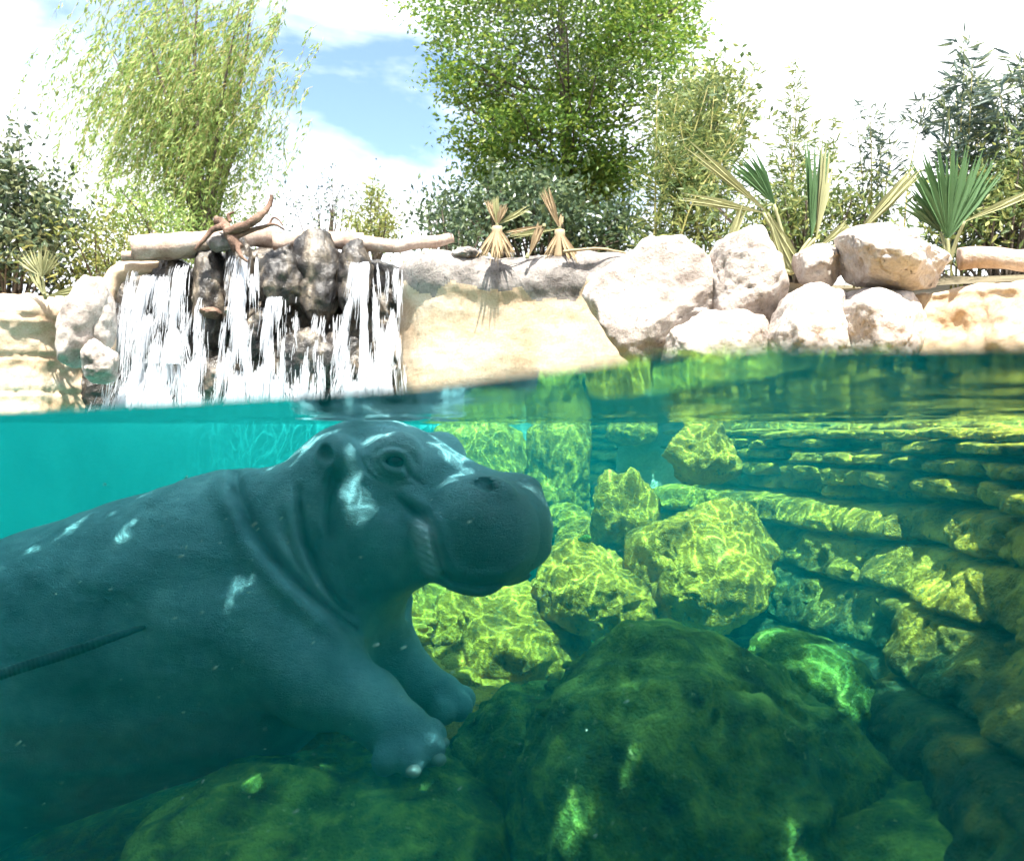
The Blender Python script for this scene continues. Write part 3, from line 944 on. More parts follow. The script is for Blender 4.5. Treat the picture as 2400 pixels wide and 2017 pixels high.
# streams of falling water
def stream(parent, u0, u1, v0, v1, spread, count, seed, wmin=0.0015, wmax=0.0065, Yf=6.72, lmin=0.05, lmax=0.30):
    r = rng(seed)
    mb = MB()
    V, F = [], []
    kx = Yf / FPX
    n = int(count * 1.9)
    m = n * 4
    a = np.clip(np.where(r.uniform(0, 1, m) < 0.6, r.normal(0.5, 0.17, m), r.uniform(0, 1, m)), 0, 1)
    t0 = r.uniform(-0.02, 1, m)
    lace = fbm(np.stack([a * (u1 - u0) / 9.0, t0 * (v1 - v0) / 60.0, a * 0], -1), 2, seed + 40) + 0.9 * (0.5 - np.abs(a - 0.5)) + 0.25 * t0
    keep = np.argsort(-lace + r.normal(0, 0.35, m))[:n]
    a, t0 = a[keep], t0[keep]
    ln = r.uniform(lmin, lmax, n) * (0.4 + 0.6 * r.uniform(0, 1, n))
    w = r.uniform(wmin, wmax, n)
    seg = 6
    vs = np.empty((n, seg, 2, 3))
    H = (v1 - v0) * kx
    for j in range(seg):
        q = j / (seg - 1)
        drop = np.clip(t0 * H + ln * q, 0, H)
        td = drop / H
        uc = (u0 + (u1 - u0) * a) + (a - 0.5) * spread * td ** 1.2
        x = (uc - 1200) / FPX * Yf + 0.006 * noise(np.stack([drop * 9, a * 60, a * 0], -1), seed)
        y = Yf - 0.22 * td ** 0.6 - 0.10 * (r.uniform(0, 1, n) if j == 0 else yj)
        if j == 0:
            yj = (Yf - 0.22 * td ** 0.6 - y) / 0.10
        z = (1010 - v0) / FPX * Yf - drop
        ww = w * (0.25 + 0.75 * math.sin(math.pi * (0.12 + 0.8 * q)))
        vs[:, j, 0] = np.stack([x - ww / 2, y, z], 1)
        vs[:, j, 1] = np.stack([x + ww / 2, y + 0.4 * ww * np.sign(a - 0.5), z], 1)
    V = vs.reshape(-1, 3)
    base = (np.arange(n) * seg * 2)[:, None]
    q = np.arange(seg - 1)[None, :] * 2
    k = (base + q).ravel()
    F = np.stack([k, k + 1, k + 3, k + 2], 1)
    mb.add(V, F)
    mb.build("stream", M["foam"], parent, kind="stuff")
wf = empty("waterfall", P(600, 1000, 6.7), "white waterfall tumbling in several streams down the dark rocks", "waterfall")
for args in [(285, 350, 640, 960, 40, 330, 1), (330, 430, 650, 960, 130, 2200, 2), (390, 450, 625, 860, 50, 520, 3), (440, 500, 700, 960, 30, 420, 4),
             (545, 610, 605, 960, 70, 1300, 5), (600, 700, 700, 960, 70, 650, 6), (690, 800, 740, 960, 60, 380, 7), (825, 890, 620, 960, 100, 1900, 8),
             (885, 955, 635, 960, 30, 620, 9), (280, 480, 840, 970, 60, 1100, 10), (800, 950, 850, 970, 60, 800, 11), (540, 720, 870, 970, 60, 600, 12)]:
    stream(wf, *args)

# mid wall with a dark pitted lip
def mid_disp(S, Z, pos, back, ztop):
    lip = 0.045 * np.exp(-((ztop - Z - 0.14) / 0.17) ** 4)
    return lip + 0.05 * fbm(pos * 1.1, 2, 71) + 0.012 * fbm(pos * 7, 4, 73) * (0.4 + 0.6 * np.exp(-((ztop - Z - 0.1) / 0.25) ** 2)) - 0.02 * np.clip(ridged(pos * 4, 2, 75) - 1.2, 0, 1)
mw = empty("rock_wall", P(1200, 990, 6.2), "cream rock wall with a grey pitted overhanging rim right of the waterfall", "rock wall")
MWP = [top_pt(930, 640, 7.2), top_pt(955, 605, 6.7), top_pt(1010, 592, 6.5), top_pt(1100, 600, 6.45), top_pt(1165, 612, 6.4), top_pt(1260, 600, 6.3), top_pt(1380, 590, 6.2), top_pt(1480, 596, 6.0), top_pt(1560, 610, 5.6)]
v_, f_ = wall_sheet(MWP, -1.9, 0.12, 0.8, mid_disp, 240, 180)
o = obj("wall_face", v_, f_, M["cream_stone"], mw)
mp = spline(MWP, 200)
face_material(o, [M["lip_stone"]], lambda c: c[:, 2] > np.interp(c[:, 0], mp[:, 0], mp[:, 2]) - 0.27 + 0.10 * fbm(c * np.array([4.5, 4.5, 1.0]), 3, 8))

# right boulders
RB = [
    ("broad pale sloping boulder with dark cracks on its right side", 1545, 720, 4.7, (0.42, 0.35, 0.40), (0, -38, 0), 301, dict(level=6, facets=8, facet_h=0.74, crack=0.06, boxy=0.3)),
    ("upright white rounded boulder beside the fan palm", 1755, 690, 4.5, (0.24, 0.28, 0.38), (0, -4, 0), 305, dict(level=6, facets=7, facet_h=0.76, boxy=0.3)),
    ("small knobbly pale boulder between the palm base and the perched boulder", 1915, 625, 4.3, (0.13, 0.17, 0.12), (0, 0, 0), 309, dict(level=5, facets=6, facet_h=0.78, lump=0.12)),
    ("large white boulder perched on the rocks with a dark underside", 2095, 612, 4.1, (0.325, 0.28, 0.175), (0, 10, 0), 312, dict(level=6, facets=9, facet_h=0.74, lump=0.08)),
    ("pale rock shelf under the small knobbly boulder", 1895, 795, 4.2, (0.23, 0.3, 0.29), (0, 20, 0), 316, dict(level=6, facets=7, facet_h=0.76, boxy=0.3)),
    ("smooth pale rock shelf under the perched boulder", 2045, 805, 4.1, (0.25, 0.3, 0.28), (0, 12, 0), 319, dict(level=6, facets=6, facet_h=0.78, boxy=0.3)),
    ("pale rock with fissures in the gap below the sloping boulder", 1680, 830, 4.4, (0.30, 0.3, 0.30), (0, 5, 0), 322, dict(level=6, facets=8, facet_h=0.74, boxy=0.3)),
]
for lab, u, v, Y, rad, rot, seed, ex in RB:
    rock("boulder", M["pale_stone"], lab, "boulder", center=P(u, v, Y), radii=rad, rot=rot, seed=seed, **{**dict(lump=0.08, rough=0.028, crack=0.035), **ex})
def right_disp(S, Z, pos, back, ztop):
    led = 0.012 * np.exp(-((ztop - Z - 0.03) / 0.03) ** 2)
    return led + 0.05 * fbm(pos * 1.8, 3, 81) + 0.02 * fbm(pos * 8, 3, 83)
v_, f_ = wall_sheet([top_pt(1480, 800, 4.9), top_pt(1800, 760, 4.5), top_pt(2060, 700, 4.15), top_pt(2250, 668, 3.9), top_pt(2420, 660, 3.6), top_pt(2900, 640, 3.0)], -0.4, 0.05, 0.9, right_disp, 220, 100, batter=0.35)
tag(obj_at("rock_wall", v_, f_, M["cream_stone"], P(2250, 900, 3.9)), "cream ledge wall below the perched boulder and the lying log", "rock wall")

# ------------------------------------------------------------------ hippo: one continuous skin grown from a distance field
YAW = math.radians(25)
HO = np.array([-0.290, 2.55, -0.096])
HF = np.array([math.cos(YAW), -math.sin(YAW), 0.0])       # snout
HS = np.array([-math.sin(YAW), -math.cos(YAW), 0.0])      # the side towards the window
HU = np.array([0.0, 0.0, 1.0])
HR = np.stack([HF, HS, HU], 1)

def smin(a, b, k):
    h = np.clip(0.5 + 0.5 * (b - a) / k, 0, 1)
    return b * (1 - h) + a * h - k * h * (1 - h)
def smax(a, b, k):
    return -smin(-a, -b, k)
def ell(p, c, r, R=None):
    q = p - np.asarray(c)
    if R is not None:
        q = q @ R
    r = np.asarray(r, float)
    k0 = np.linalg.norm(q / r, axis=1)
    k1 = np.linalg.norm(q / (r * r), axis=1)
    return k0 * (k0 - 1) / (k1 + 1e-9)
def cone(p, a, b, ra, rb):
    a, b = np.asarray(a, float), np.asarray(b, float)
    ab = b - a
    t = np.clip(((p - a) @ ab) / (ab @ ab), 0, 1)
    return np.linalg.norm(p - a - t[:, None] * ab, axis=1) - (ra + (rb - ra) * t)
def poly_dist(uv, pl):
    best = np.full(len(uv), 1e9); tt = np.zeros(len(uv)); side = np.zeros(len(uv))
    n = len(pl) - 1
    for k in range(n):
        a, b = np.array(pl[k], float), np.array(pl[k + 1], float)
        ab = b - a
        t = np.clip(((uv - a) @ ab) / (ab @ ab), 0, 1)
        w = uv - a - t[:, None] * ab
        d = np.linalg.norm(w, axis=1)
        m = d < best
        best[m] = d[m]; tt[m] = (k + t[m]) / n
        side[m] = np.sign(ab[0] * (uv[m, 1] - a[1]) - ab[1] * (uv[m, 0] - a[0]))
    return best, tt, side
def fold_env(t):
    return np.clip(np.minimum(t, 1 - t) * 6, 0, 1)

MOUTH = [(915, 1158), (950, 1185), (990, 1212), (1010, 1238), (1022, 1290), (1038, 1340), (1062, 1362), (1120, 1374), (1190, 1366), (1245, 1332), (1285, 1296)]
FOLDS = [([(548, 1085), (556, 1150), (585, 1225), (640, 1310), (715, 1385), (800, 1455), (850, 1500)], 0.040, 13, 0.022),
         ([(700, 1130), (704, 1200), (718, 1275), (752, 1355), (800, 1425), (840, 1460)], 0.030, 11, 0.016),
         ([(655, 1180), (664, 1250), (700, 1330), (750, 1400)], 0.012, 10, 0.008),
         ([(788, 1096), (777, 1150), (768, 1205), (772, 1262)], 0.020, 9, 0.010)]

def head_field(p):
    l = (p - HO) @ HR
    m = l.copy(); m[:, 1] = np.abs(m[:, 1])               # mirrored head
    d = ell(m, (-0.215, 0, -0.10), (0.25, 0.205, 0.228))
    d = smin(d, cone(m, (0.0, 0, -0.050), (0.24, 0, -0.140), 0.120, 0.105), 0.07)
    d = smin(d, ell(m, (-0.085, 0.105, -0.240), (0.185, 0.135, 0.168)), 0.07)
    jaw = smin(cone(m, (-0.06, 0.03, -0.285), (0.10, 0.04, -0.268), 0.11, 0.082), cone(m, (0.10, 0.04, -0.268), (0.25, 0.075, -0.300), 0.082, 0.075), 0.06)
    d = smin(d, jaw, 0.06)
    muz = ell(m, (0.245, 0.095, -0.205), (0.155, 0.130, 0.158))
    muz = smin(muz, ell(m, (0.19, 0.09, -0.20), (0.15, 0.112, 0.13)), 0.06)
    muz = smin(muz, ell(m, (0.268, 0.0, -0.215), (0.140, 0.17, 0.148)), 0.08)
    d = smin(d, muz, 0.045)
    d = smin(d, ell(m, (0.300, 0.098, -0.090), (0.070, 0.055, 0.046)), 0.03)           # nostril swell
    d = smin(d, ell(m, (0.000, 0.140, 0.020), (0.076, 0.050, 0.070)), 0.036)         # brow
    d = smin(d, ell(m, (0.010, 0.168, 0.036), (0.052, 0.026, 0.015), rot_euler(0, 4, 0)), 0.012)   # upper lid
    d = smin(d, ell(m, (0.012, 0.168, -0.027), (0.046, 0.020, 0.009), rot_euler(0, 6, 0)), 0.012)  # lower lid
    # ears
    Re = rot_euler(20, 12, 28)
    ear = ell(m, (-0.165, 0.207, 0.033), (0.078, 0.040, 0.050), Re)
    ear = smax(ear, -ell(m, (-0.190, 0.244, 0.020), (0.060, 0.040, 0.038), Re), 0.010)
    d = smin(d, ear, 0.016)
    # nostril slits
    d = smax(d, -ell(m, (0.300, 0.130, -0.066), (0.044, 0.034, 0.011), rot_euler(-28, 14, -12)), 0.012)
    # eye socket
    d = smax(d, -ell(m, (0.012, 0.188, 0.002), (0.044, 0.034, 0.024)), 0.006)
    return d

def leg_field(p):
    leg = cone(p, (-0.74, 2.50, -0.64), (-0.575, 2.39, -0.735), 0.215, 0.145)
    leg = smin(leg, cone(p, (-0.575, 2.39, -0.735), (-0.42, 2.31, -0.785), 0.145, 0.095), 0.05)
    foot = cone(p, (-0.42, 2.31, -0.785), (-0.325, 2.265, -0.850), 0.095, 0.088)
    for tx, ty, tz, tr in ((-0.235, 2.285, -0.872, 0.046), (-0.232, 2.215, -0.885, 0.046), (-0.275, 2.165, -0.893, 0.046), (-0.340, 2.165, -0.893, 0.042)):
        foot = smin(foot, cone(p, (-0.32, 2.25, -0.85), (tx, ty, tz), 0.05, tr), 0.016)
    leg = smin(leg, foot, 0.035)
    far = cone(p, (-0.60, 2.90, -0.58), (-0.475, 2.78, -0.72), 0.18, 0.115)
    far = smin(far, cone(p, (-0.475, 2.78, -0.72), (-0.335, 2.73, -0.855), 0.115, 0.085), 0.05)
    foot = cone(p, (-0.335, 2.73, -0.855), (-0.25, 2.70, -0.895), 0.085, 0.08)
    for tx, ty, tz in ((-0.17, 2.72, -0.915), (-0.175, 2.65, -0.918), (-0.225, 2.61, -0.918)):
        foot = smin(foot, cone(p, (-0.25, 2.69, -0.895), (tx, ty, tz), 0.05, 0.044), 0.016)
    return leg, smin(far, foot, 0.03)

def hippo_field(p):
    d = cone(p, (-0.43, 2.62, -0.235), (-0.78, 2.77, -0.465), 0.250, 0.345)             # neck
    k = np.nonzero(p[:, 0] > -1.0)[0]
    d[k] = smin(d[k], head_field(p[k]), 0.09)
    d = smin(d, ell(p, (-0.66, 2.70, -0.60), (0.27, 0.33, 0.30)), 0.14)                # breast
    b = smin(cone(p, (-1.02, 2.86, -0.655), (-1.95, 3.0, -0.975), 0.50, 0.535), ell(p, (-0.92, 2.84, -0.66), (0.36, 0.46, 0.50)), 0.10)
    b = smin(b, ell(p, (-2.2, 3.04, -1.05), (0.50, 0.50, 0.52)), 0.2)
    d = smin(d, b, 0.06)
    k = np.nonzero((p[:, 0] > -1.15) & (p[:, 2] < -0.25))[0]
    near, far = leg_field(p[k])
    d[k] = smin(smin(d[k], near, 0.09), far, 0.07)
    k = np.nonzero(p[:, 0] < -1.6)[0]
    q = p[k]
    for y in (2.74, 3.34):                                                           # hind legs
        hl = smin(cone(q, (-2.25, y, -1.1), (-2.2, y, -1.42), 0.25, 0.17), cone(q, (-2.2, y, -1.42), (-2.13, y - 0.03, -1.60), 0.17, 0.14), 0.06)
        d[k] = smin(d[k], hl, 0.12)
    return d

def photo_uv(p):
    l = (p - HO) @ HR
    far = l[:, 1] < 0
    lm = l.copy(); lm[:, 1] = np.abs(l[:, 1])
    w = lm @ HR.T + HO
    y = np.clip(w[:, 1], 0.3, None)
    return np.stack([1200 + FPX * w[:, 0] / y, 1010 - FPX * w[:, 2] / y], 1), np.abs(l[:, 1]), l

def hippo_detail(p, d):
    """folds and wrinkles of the skin, as changes of the field"""
    near = np.abs(d) < 0.045
    idx = np.nonzero(near)[0]
    q = p[idx]
    uv, s, l = photo_uv(q)
    e = np.zeros(len(q))
    sm = np.clip((s - 0.05) / 0.06, 0, 1)
    db, t, side = poly_dist(uv, MOUTH)
    e += 0.020 * np.exp(-(db / 6.5) ** 2) * np.clip(t * 9, 0, 1) * np.interp(t, [0.5, 0.62], [1, 0.6]) * sm
    e -= 0.010 * np.exp(-((db - 22) / 14.0) ** 2) * fold_env(t) * sm * (l[:, 0] > -0.1)
    for pl, dep, w, bulge in FOLDS:
        db, t, side = poly_dist(uv, pl)
        env = fold_env(t) * (l[:, 1] > -0.35)
        e += dep * np.exp(-(db / w) ** 2) * env
        e -= bulge * np.exp(-((db - 2.6 * w) / (1.9 * w)) ** 2) * env * (0.55 + 0.45 * side)
    # eye: lids and the rings of wrinkles under it
    c = uv - np.array([925, 1083])
    c = np.stack([c[:, 0] * 0.966 + c[:, 1] * 0.259, -c[:, 0] * 0.259 + c[:, 1] * 0.966], 1)
    rho = np.hypot(c[:, 0] * 0.85, c[:, 1] * 1.2)
    hs = np.clip((s - 0.1) / 0.03, 0, 1) * (np.abs(l[:, 0]) < 0.2)
    e -= 0.005 * np.exp(-((rho - 28) / 7.5) ** 2) * hs
    low = np.clip((c[:, 1] - 2) / 14, 0, 1)
    up = np.clip((-c[:, 1] + 4) / 14, 0, 1)
    for r0, a in ((37, 0.006), (51, 0.007), (66, 0.006)):
        e += a * np.exp(-((rho - r0) / 3.8) ** 2) * low * hs
    e += 0.005 * np.exp(-((rho - 42) / 4.5) ** 2) * up * hs
    db, t, _ = poly_dist(uv, [(950, 1100), (968, 1122), (990, 1136)])
    e += 0.008 * np.exp(-(db / 5.0) ** 2) * hs
    # hollow before the cheek, soft modelling
    db, t, _ = poly_dist(uv, [(905, 1185), (950, 1205), (985, 1215)])
    e += 0.016 * np.exp(-(db / 26.0) ** 2) * sm
    # ridged lip at the corner of the mouth
    db, t, _ = poly_dist(uv, [(988, 1232), (1000, 1285), (1016, 1332)])
    lipw = np.exp(-(db / 25.0) ** 4) * sm
    e += lipw * (-0.010 + 0.0045 * np.sin((uv[:, 1] - 0.5 * uv[:, 0]) * 2 * np.pi / 16.0))
    # skin undulation
    e += 0.006 * fbm(q * 7.0, 2, 91) * np.clip((s - 0.0) * 8, 0.2, 1)
    body = np.clip((-0.45 - q[:, 0]) * 3, 0, 1)
    e += body * 0.006 * fbm(q * np.array([5, 5, 11.0]), 3, 93)
    out = d.copy()
    out[idx] += e * 1.0
    return out

def full_field(p):
    return hippo_detail(p, hippo_field(p))

def surface_nets(field, lo, hi, h, stride=5):
    lo, hi = np.asarray(lo, float), np.asarray(hi, float)
    n = (np.ceil((hi - lo) / (h * stride)).astype(int)) * stride + 1
    nc = (n - 1) // stride
    # coarse pass at block centres
    ax = [lo[k] + (np.arange(nc[k]) + 0.5) * h * stride for k in range(3)]
    C = np.stack(np.meshgrid(*ax, indexing="ij"), -1).reshape(-1, 3)
    dc = np.concatenate([field(c) for c in np.array_split(C, max(1, len(C) // 200000))]).reshape(nc)
    act = np.abs(dc) < h * stride * 0.9 + 0.035
    full = np.repeat(np.repeat(np.repeat(dc, stride, 0), stride, 1), stride, 2)
    V = np.full(n, 1.0, np.float64)
    V[:-1, :-1, :-1] = full
    mask = np.zeros(n, bool)
    a = np.repeat(np.repeat(np.repeat(act, stride, 0), stride, 1), stride, 2)
    mask[:-1, :-1, :-1] |= a
    mask[1:, 1:, 1:] |= a
    mask[1:, :-1, :-1] |= a; mask[:-1, 1:, :-1] |= a; mask[:-1, :-1, 1:] |= a
    mask[1:, 1:, :-1] |= a; mask[1:, :-1, 1:] |= a; mask[:-1, 1:, 1:] |= a
    idx = np.argwhere(mask)
    pts = lo + idx * h
    vals = np.concatenate([field(c) for c in np.array_split(pts, max(1, len(pts) // 200000))])
    V[mask] = vals
    S = V < 0
    cnt = np.zeros(n - 1, np.int8)
    for i in (0, 1):
        for j in (0, 1):
            for k in (0, 1):
                cnt += S[i:n[0]-1+i, j:n[1]-1+j, k:n[2]-1+k]
    cells = np.argwhere((cnt > 0) & (cnt < 8))
    vid = np.full(n - 1, -1, np.int64)
    vid[tuple(cells.T)] = np.arange(len(cells))
    corners = np.array([[i, j, k] for i in (0, 1) for j in (0, 1) for k in (0, 1)])
    cv = np.stack([V[tuple((cells + c).T)] for c in corners], 1)
    acc = np.zeros((len(cells), 3)); num = np.zeros(len(cells))
    for a_ in range(8):
        for b_ in range(a_ + 1, 8):
            if np.abs(corners[a_] - corners[b_]).sum() != 1:
                continue
            va, vb = cv[:, a_], cv[:, b_]
            m = (va < 0) != (vb < 0)
            t = va[m] / (va[m] - vb[m])
            acc[m] += corners[a_] + (corners[b_] - corners[a_]) * t[:, None]
            num[m] += 1
    verts = lo + (cells + acc / num[:, None]) * h
    faces = []
    for axis in range(3):
        o1, o2 = [(1, 2), (2, 0), (0, 1)][axis]
        s0 = [slice(None)] * 3; s1 = [slice(None)] * 3
        s0[axis] = slice(0, n[axis] - 1); s1[axis] = slice(1, n[axis])
        A, B = S[tuple(s0)], S[tuple(s1)]
        e = np.argwhere(A != B)
        ok = (e[:, o1] > 0) & (e[:, o2] > 0) & (e[:, o1] < n[o1] - 1) & (e[:, o2] < n[o2] - 1)
        e = e[ok]
        inside = A[tuple(e.T)]
        def cell(d1, d2):
            c = e.copy(); c[:, o1] += d1; c[:, o2] += d2
            return vid[tuple(c.T)]
        q = np.stack([cell(-1, -1), cell(0, -1), cell(0, 0), cell(-1, 0)], 1)
        q = np.where(inside[:, None], q, q[:, ::-1])
        faces.append(q[(q >= 0).all(1)])
    return verts, np.concatenate(faces)

def build_hippo():
    v, f = surface_nets(full_field, (-2.78, 2.0, -1.80), (0.30, 3.62, 0.10), 0.0085)
    # settle the vertices on the surface
    for _ in range(1):
        eps = 0.003
        d0 = full_field(v)
        g = np.stack([full_field(v + np.eye(3)[k] * eps) - d0 for k in range(3)], 1) / eps
        v = v - g * np.clip(d0 / ((g * g).sum(1) + 0.05), -0.004, 0.004)[:, None]
    base = np.array([-0.95, 2.85, -1.2])
    t = empty("hippo", base, "grey hippo walking under water with its head turned to the window", "hippo")
    o = obj("body", v, f, M["skin"], t)
    uv, s, l = photo_uv(v)
    db, tt, _ = poly_dist(uv, [(990, 1240), (1000, 1288), (1014, 1328)])
    pale = np.exp(-(db / 28.0) ** 4) * np.clip((s - 0.06) / 0.05, 0, 1)
    c = np.hypot(uv[:, 0] - 925, uv[:, 1] - 1083)
    pale = np.maximum(pale, 0.16 * np.exp(-((c - 45) / 30.0) ** 2) * (np.abs(l[:, 0]) < 0.2))
    db, tt, _ = poly_dist(uv, [(665, 1260), (700, 1330), (745, 1390)])
    pale = np.maximum(pale, 0.2 * np.exp(-(db / 26.0) ** 2))
    dark = 0.75 * np.clip((l[:, 0] - 0.20) / 0.12, 0, 1) * (np.abs(l[:, 1]) < 0.4)  # muzzle front darkened: its shade is put into the skin colour
    dn = np.hypot((l[:, 0] - 0.312) / 0.04, (l[:, 2] + 0.068) / 0.016)
    dark = np.maximum(dark, np.exp(-dn ** 2) * (s > 0.05))
    de = np.linalg.norm((np.stack([l[:, 0], s, l[:, 2]], 1) - [-0.188, 0.222, 0.028]) / [0.038, 0.03, 0.03], axis=1)
    dark = np.maximum(dark, np.exp(-de ** 4))
    for nm, val in (("pale", pale), ("dark", dark)):
        a = o.data.attributes.new(nm, 'FLOAT', 'POINT')
        a.data.foreach_set("value", val.astype(np.float32))
    uo, fo = ico(4)
    for sg in (1, -1):
        c = HO + HR @ np.array([0.012, 0.159 * sg, 0.002])
        obj("eye", uo * 0.034 + c, fo, M["eye"], t)
    # toe nails on the near foot
    for tx, ty, tz in ((-0.198, 2.268, -0.885), (-0.200, 2.182, -0.898), (-0.262, 2.126, -0.905)):
        obj("toe_nail", uo * np.array([0.021, 0.021, 0.017]) + [tx, ty, tz], fo, M["nail"], t)
M["nail"] = plain_mat("toe_nail", (0.22, 0.2, 0.19), 0.45)
build_hippo()

# ------------------------------------------------------------------ logs and driftwood
def log(parent_name, pts, r0, r1, label, cat="log", mat="log", seed=1, n=40, seg=18, group=None):
    pts = spline(pts, n)
    mb = MB()
    add_tube(mb, pts, np.linspace(r0, r1, n), seg)
    v = np.concatenate(mb.v)
    v = v + (0.12 * r0 + 0.004) * np.stack([fbm(v * 6, 3, seed), fbm(v * 6, 3, seed + 1), fbm(v * 6, 3, seed + 2)], 1)
    o = obj_at(parent_name, v, [np.concatenate(mb.q), np.concatenate(mb.t)], M[mat], pts[0])
    return tag(o, label, cat, group) if label else o
log("log", [P(310, 583, 6.6), P(420, 575, 6.75), P(560, 560, 7.0), P(650, 556, 7.3)], 0.10, 0.09, "thick pale log with a sawn end lying on top of the falls", seed=11)
log("log", [P(285, 602, 6.7), P(400, 598, 6.8), P(500, 590, 6.95)], 0.045, 0.04, "thin brown log under the thick sawn log", seed=12)
log("log", [P(640, 572, 7.0), P(760, 566, 7.1), P(850, 568, 7.15)], 0.085, 0.075, "pale log lying across the top of the falls behind the hanging boulders", seed=14)
log("log", [P(850, 572, 7.0), P(930, 576, 7.0), P(1060, 560, 7.2)], 0.075, 0.05, "pale log with a brown underside reaching from the falls to the mid wall", seed=15)
log("log", [P(2245, 612, 3.9), P(2320, 604, 3.85), P(2420, 612, 3.75), P(2560, 620, 3.6)], 0.055, 0.05, "grooved pale log lying beside the perched boulder", seed=16)
rock("stone", M["lip_stone"], "grey rounded stone held under the driftwood on the falls", "stone", center=P(520, 572, 6.75), radii=(0.12, 0.11, 0.085), seed=351, facets=4)
rock("stone", M["lip_stone"], "brown flat stone on the rim of the mid wall beside the pale log", "stone", center=P(1090, 596, 6.5), radii=(0.12, 0.12, 0.05), seed=352, facets=4)

dw = empty("driftwood", P(530, 560, 6.7), "gnarled brown driftwood with one branch curving up on the falls", "driftwood")
def limb(pts, r0, r1, seed, n=26):
    pts = spline(pts, n)
    mb = MB(); add_tube(mb, pts, np.linspace(r0, r1, n), 10)
    v = np.concatenate(mb.v)
    v = v + (0.25 * r0) * np.stack([fbm(v * 12, 3, seed), fbm(v * 12, 3, seed + 1), fbm(v * 12, 3, seed + 2)], 1)
    obj("branch", v, [np.concatenate(mb.q), np.concatenate(mb.t)], M["driftwood"], dw)
limb([P(560, 585, 6.6), P(540, 555, 6.6), P(520, 525, 6.65), P(505, 515, 6.7)], 0.05, 0.03, 1)
limb([P(530, 545, 6.6), P(580, 528, 6.55), P(612, 505, 6.55), P(632, 480, 6.6), P(636, 458, 6.6)], 0.042, 0.014, 2, 34)
limb([P(545, 560, 6.6), P(590, 540, 6.6), P(640, 528, 6.6), P(668, 540, 6.62)], 0.026, 0.008, 3)
limb([P(630, 530, 6.6), P(640, 512, 6.6), P(655, 518, 6.6), P(662, 530, 6.6)], 0.012, 0.006, 4)
limb([P(520, 530, 6.6), P(490, 545, 6.6), P(460, 590, 6.6)], 0.03, 0.015, 5)
limb([P(540, 520, 6.65), P(535, 505, 6.65), P(548, 497, 6.65)], 0.02, 0.008, 6)
limb([P(555, 575, 6.55), P(565, 600, 6.5), P(580, 615, 6.5)], 0.022, 0.01, 7)

# ------------------------------------------------------------------ trees
def branch_mesh(mb, a, b, r0, r1, r, sag=0.06, n=7, seg=6):
    a, b = np.asarray(a, float), np.asarray(b, float)
    t = np.linspace(0, 1, n)[:, None]
    L = np.linalg.norm(b - a)
    pts = a + (b - a) * t
    pts += np.sin(t * np.pi) * r.normal(0, sag * L, 3)
    add_tube(mb, pts, np.linspace(r0, r1, n), seg, cap=False)
    return pts

def crown_tree():
    r = rng(101)
    Y = 11.0
    base = P(1330, 585, Y); base[2] -= 0.35
    t = empty("broadleaf_tree", base, "big round bright green tree behind the mid wall with a slim trunk", "tree")
    top = np.array([base[0] - 0.12, Y, 8.4])
    mb = MB()
    tp = spline([base, base + [0.01, 0, 1.2], base + [-0.04, 0.05, 2.6], base + [-0.1, 0, 4.2], top], 40)
    add_tube(mb, tp, np.interp(np.linspace(0, 1, 40), [0, 0.04, 0.3, 1], [0.15, 0.105, 0.085, 0.02]), 12)
    mb.build("trunk", M["bark"], t)
    zz = np.array([3.0, 3.3, 3.9, 4.6, 5.3, 6.0, 6.8, 7.6, 8.4, 9.0])
    rl = np.array([0.5, 1.30, 1.80, 2.10, 2.25, 2.20, 1.90, 1.65, 1.2, 0.5])       # to the left
    rr = np.array([0.5, 1.20, 1.75, 1.95, 2.15, 2.30, 2.30, 2.0, 1.5, 0.6])        # to the right
    C = []
    while len(C) < 900:
        z = r.uniform(3.0, 8.7)
        a = r.uniform(0, 2 * np.pi)
        q = math.sqrt(r.uniform(0.04, 1.0))
        c = math.cos(a)
        R = np.interp(z, zz, rl) if c < 0 else np.interp(z, zz, rr)
        R *= 0.88 + 0.22 * float(noise(np.array([a * 1.6, z * 1.5, 0.0]), 5))
        p = np.array([base[0] - 0.05 + c * R * q, Y + math.sin(a) * R * q * 0.95, z])
        if float(noise(p * 1.15, 9)) < -0.28 - 0.1 * (q > 0.8):
            continue
        C.append(p)
    C = np.array(C)
    mb = MB()
    # limbs from the trunk, then twigs to clumps
    for k in range(46):
        h = r.uniform(0.22, 0.92)
        a = k * 2.4 + r.uniform(-0.3, 0.3)
        i = int(h * 39)
        z = tp[i][2] + r.uniform(0.1, 0.6)
        R = 0.75 * np.interp(z, zz, rl)
        e = np.array([tp[i][0] + math.cos(a) * R, Y + math.sin(a) * R, z + 0.15])
        branch_mesh(mb, tp[i], e, 0.030 * (1.2 - h), 0.008, r)
    for c in C[::3]:
        i = int(np.clip(np.interp(c[2] - 0.35, tp[:, 2], np.arange(40)), 0, 39))
        q = tp[i] + (c - tp[i]) * 0.55 + [0, 0, -0.05]
        branch_mesh(mb, q, c, 0.010, 0.004, r, n=4, seg=4)
    mb.build("branches", M["bark"], t)
    n = 78
    pos = (C[:, None] + r.normal(size=(len(C), n, 3)) * np.array([0.17, 0.17, 0.10])).reshape(-1, 3)
    ax = r.normal(size=pos.shape) * [1, 1, 0.6] + [0, 0, -0.15]
    v, f = leaf_quads(pos, ax, r.uniform(0.055, 0.10, len(pos)), r.uniform(0.028, 0.05, len(pos)), r, 0.15)
    obj("crown", v, f, M["oak_leaf"], t, smooth=False)
crown_tree()

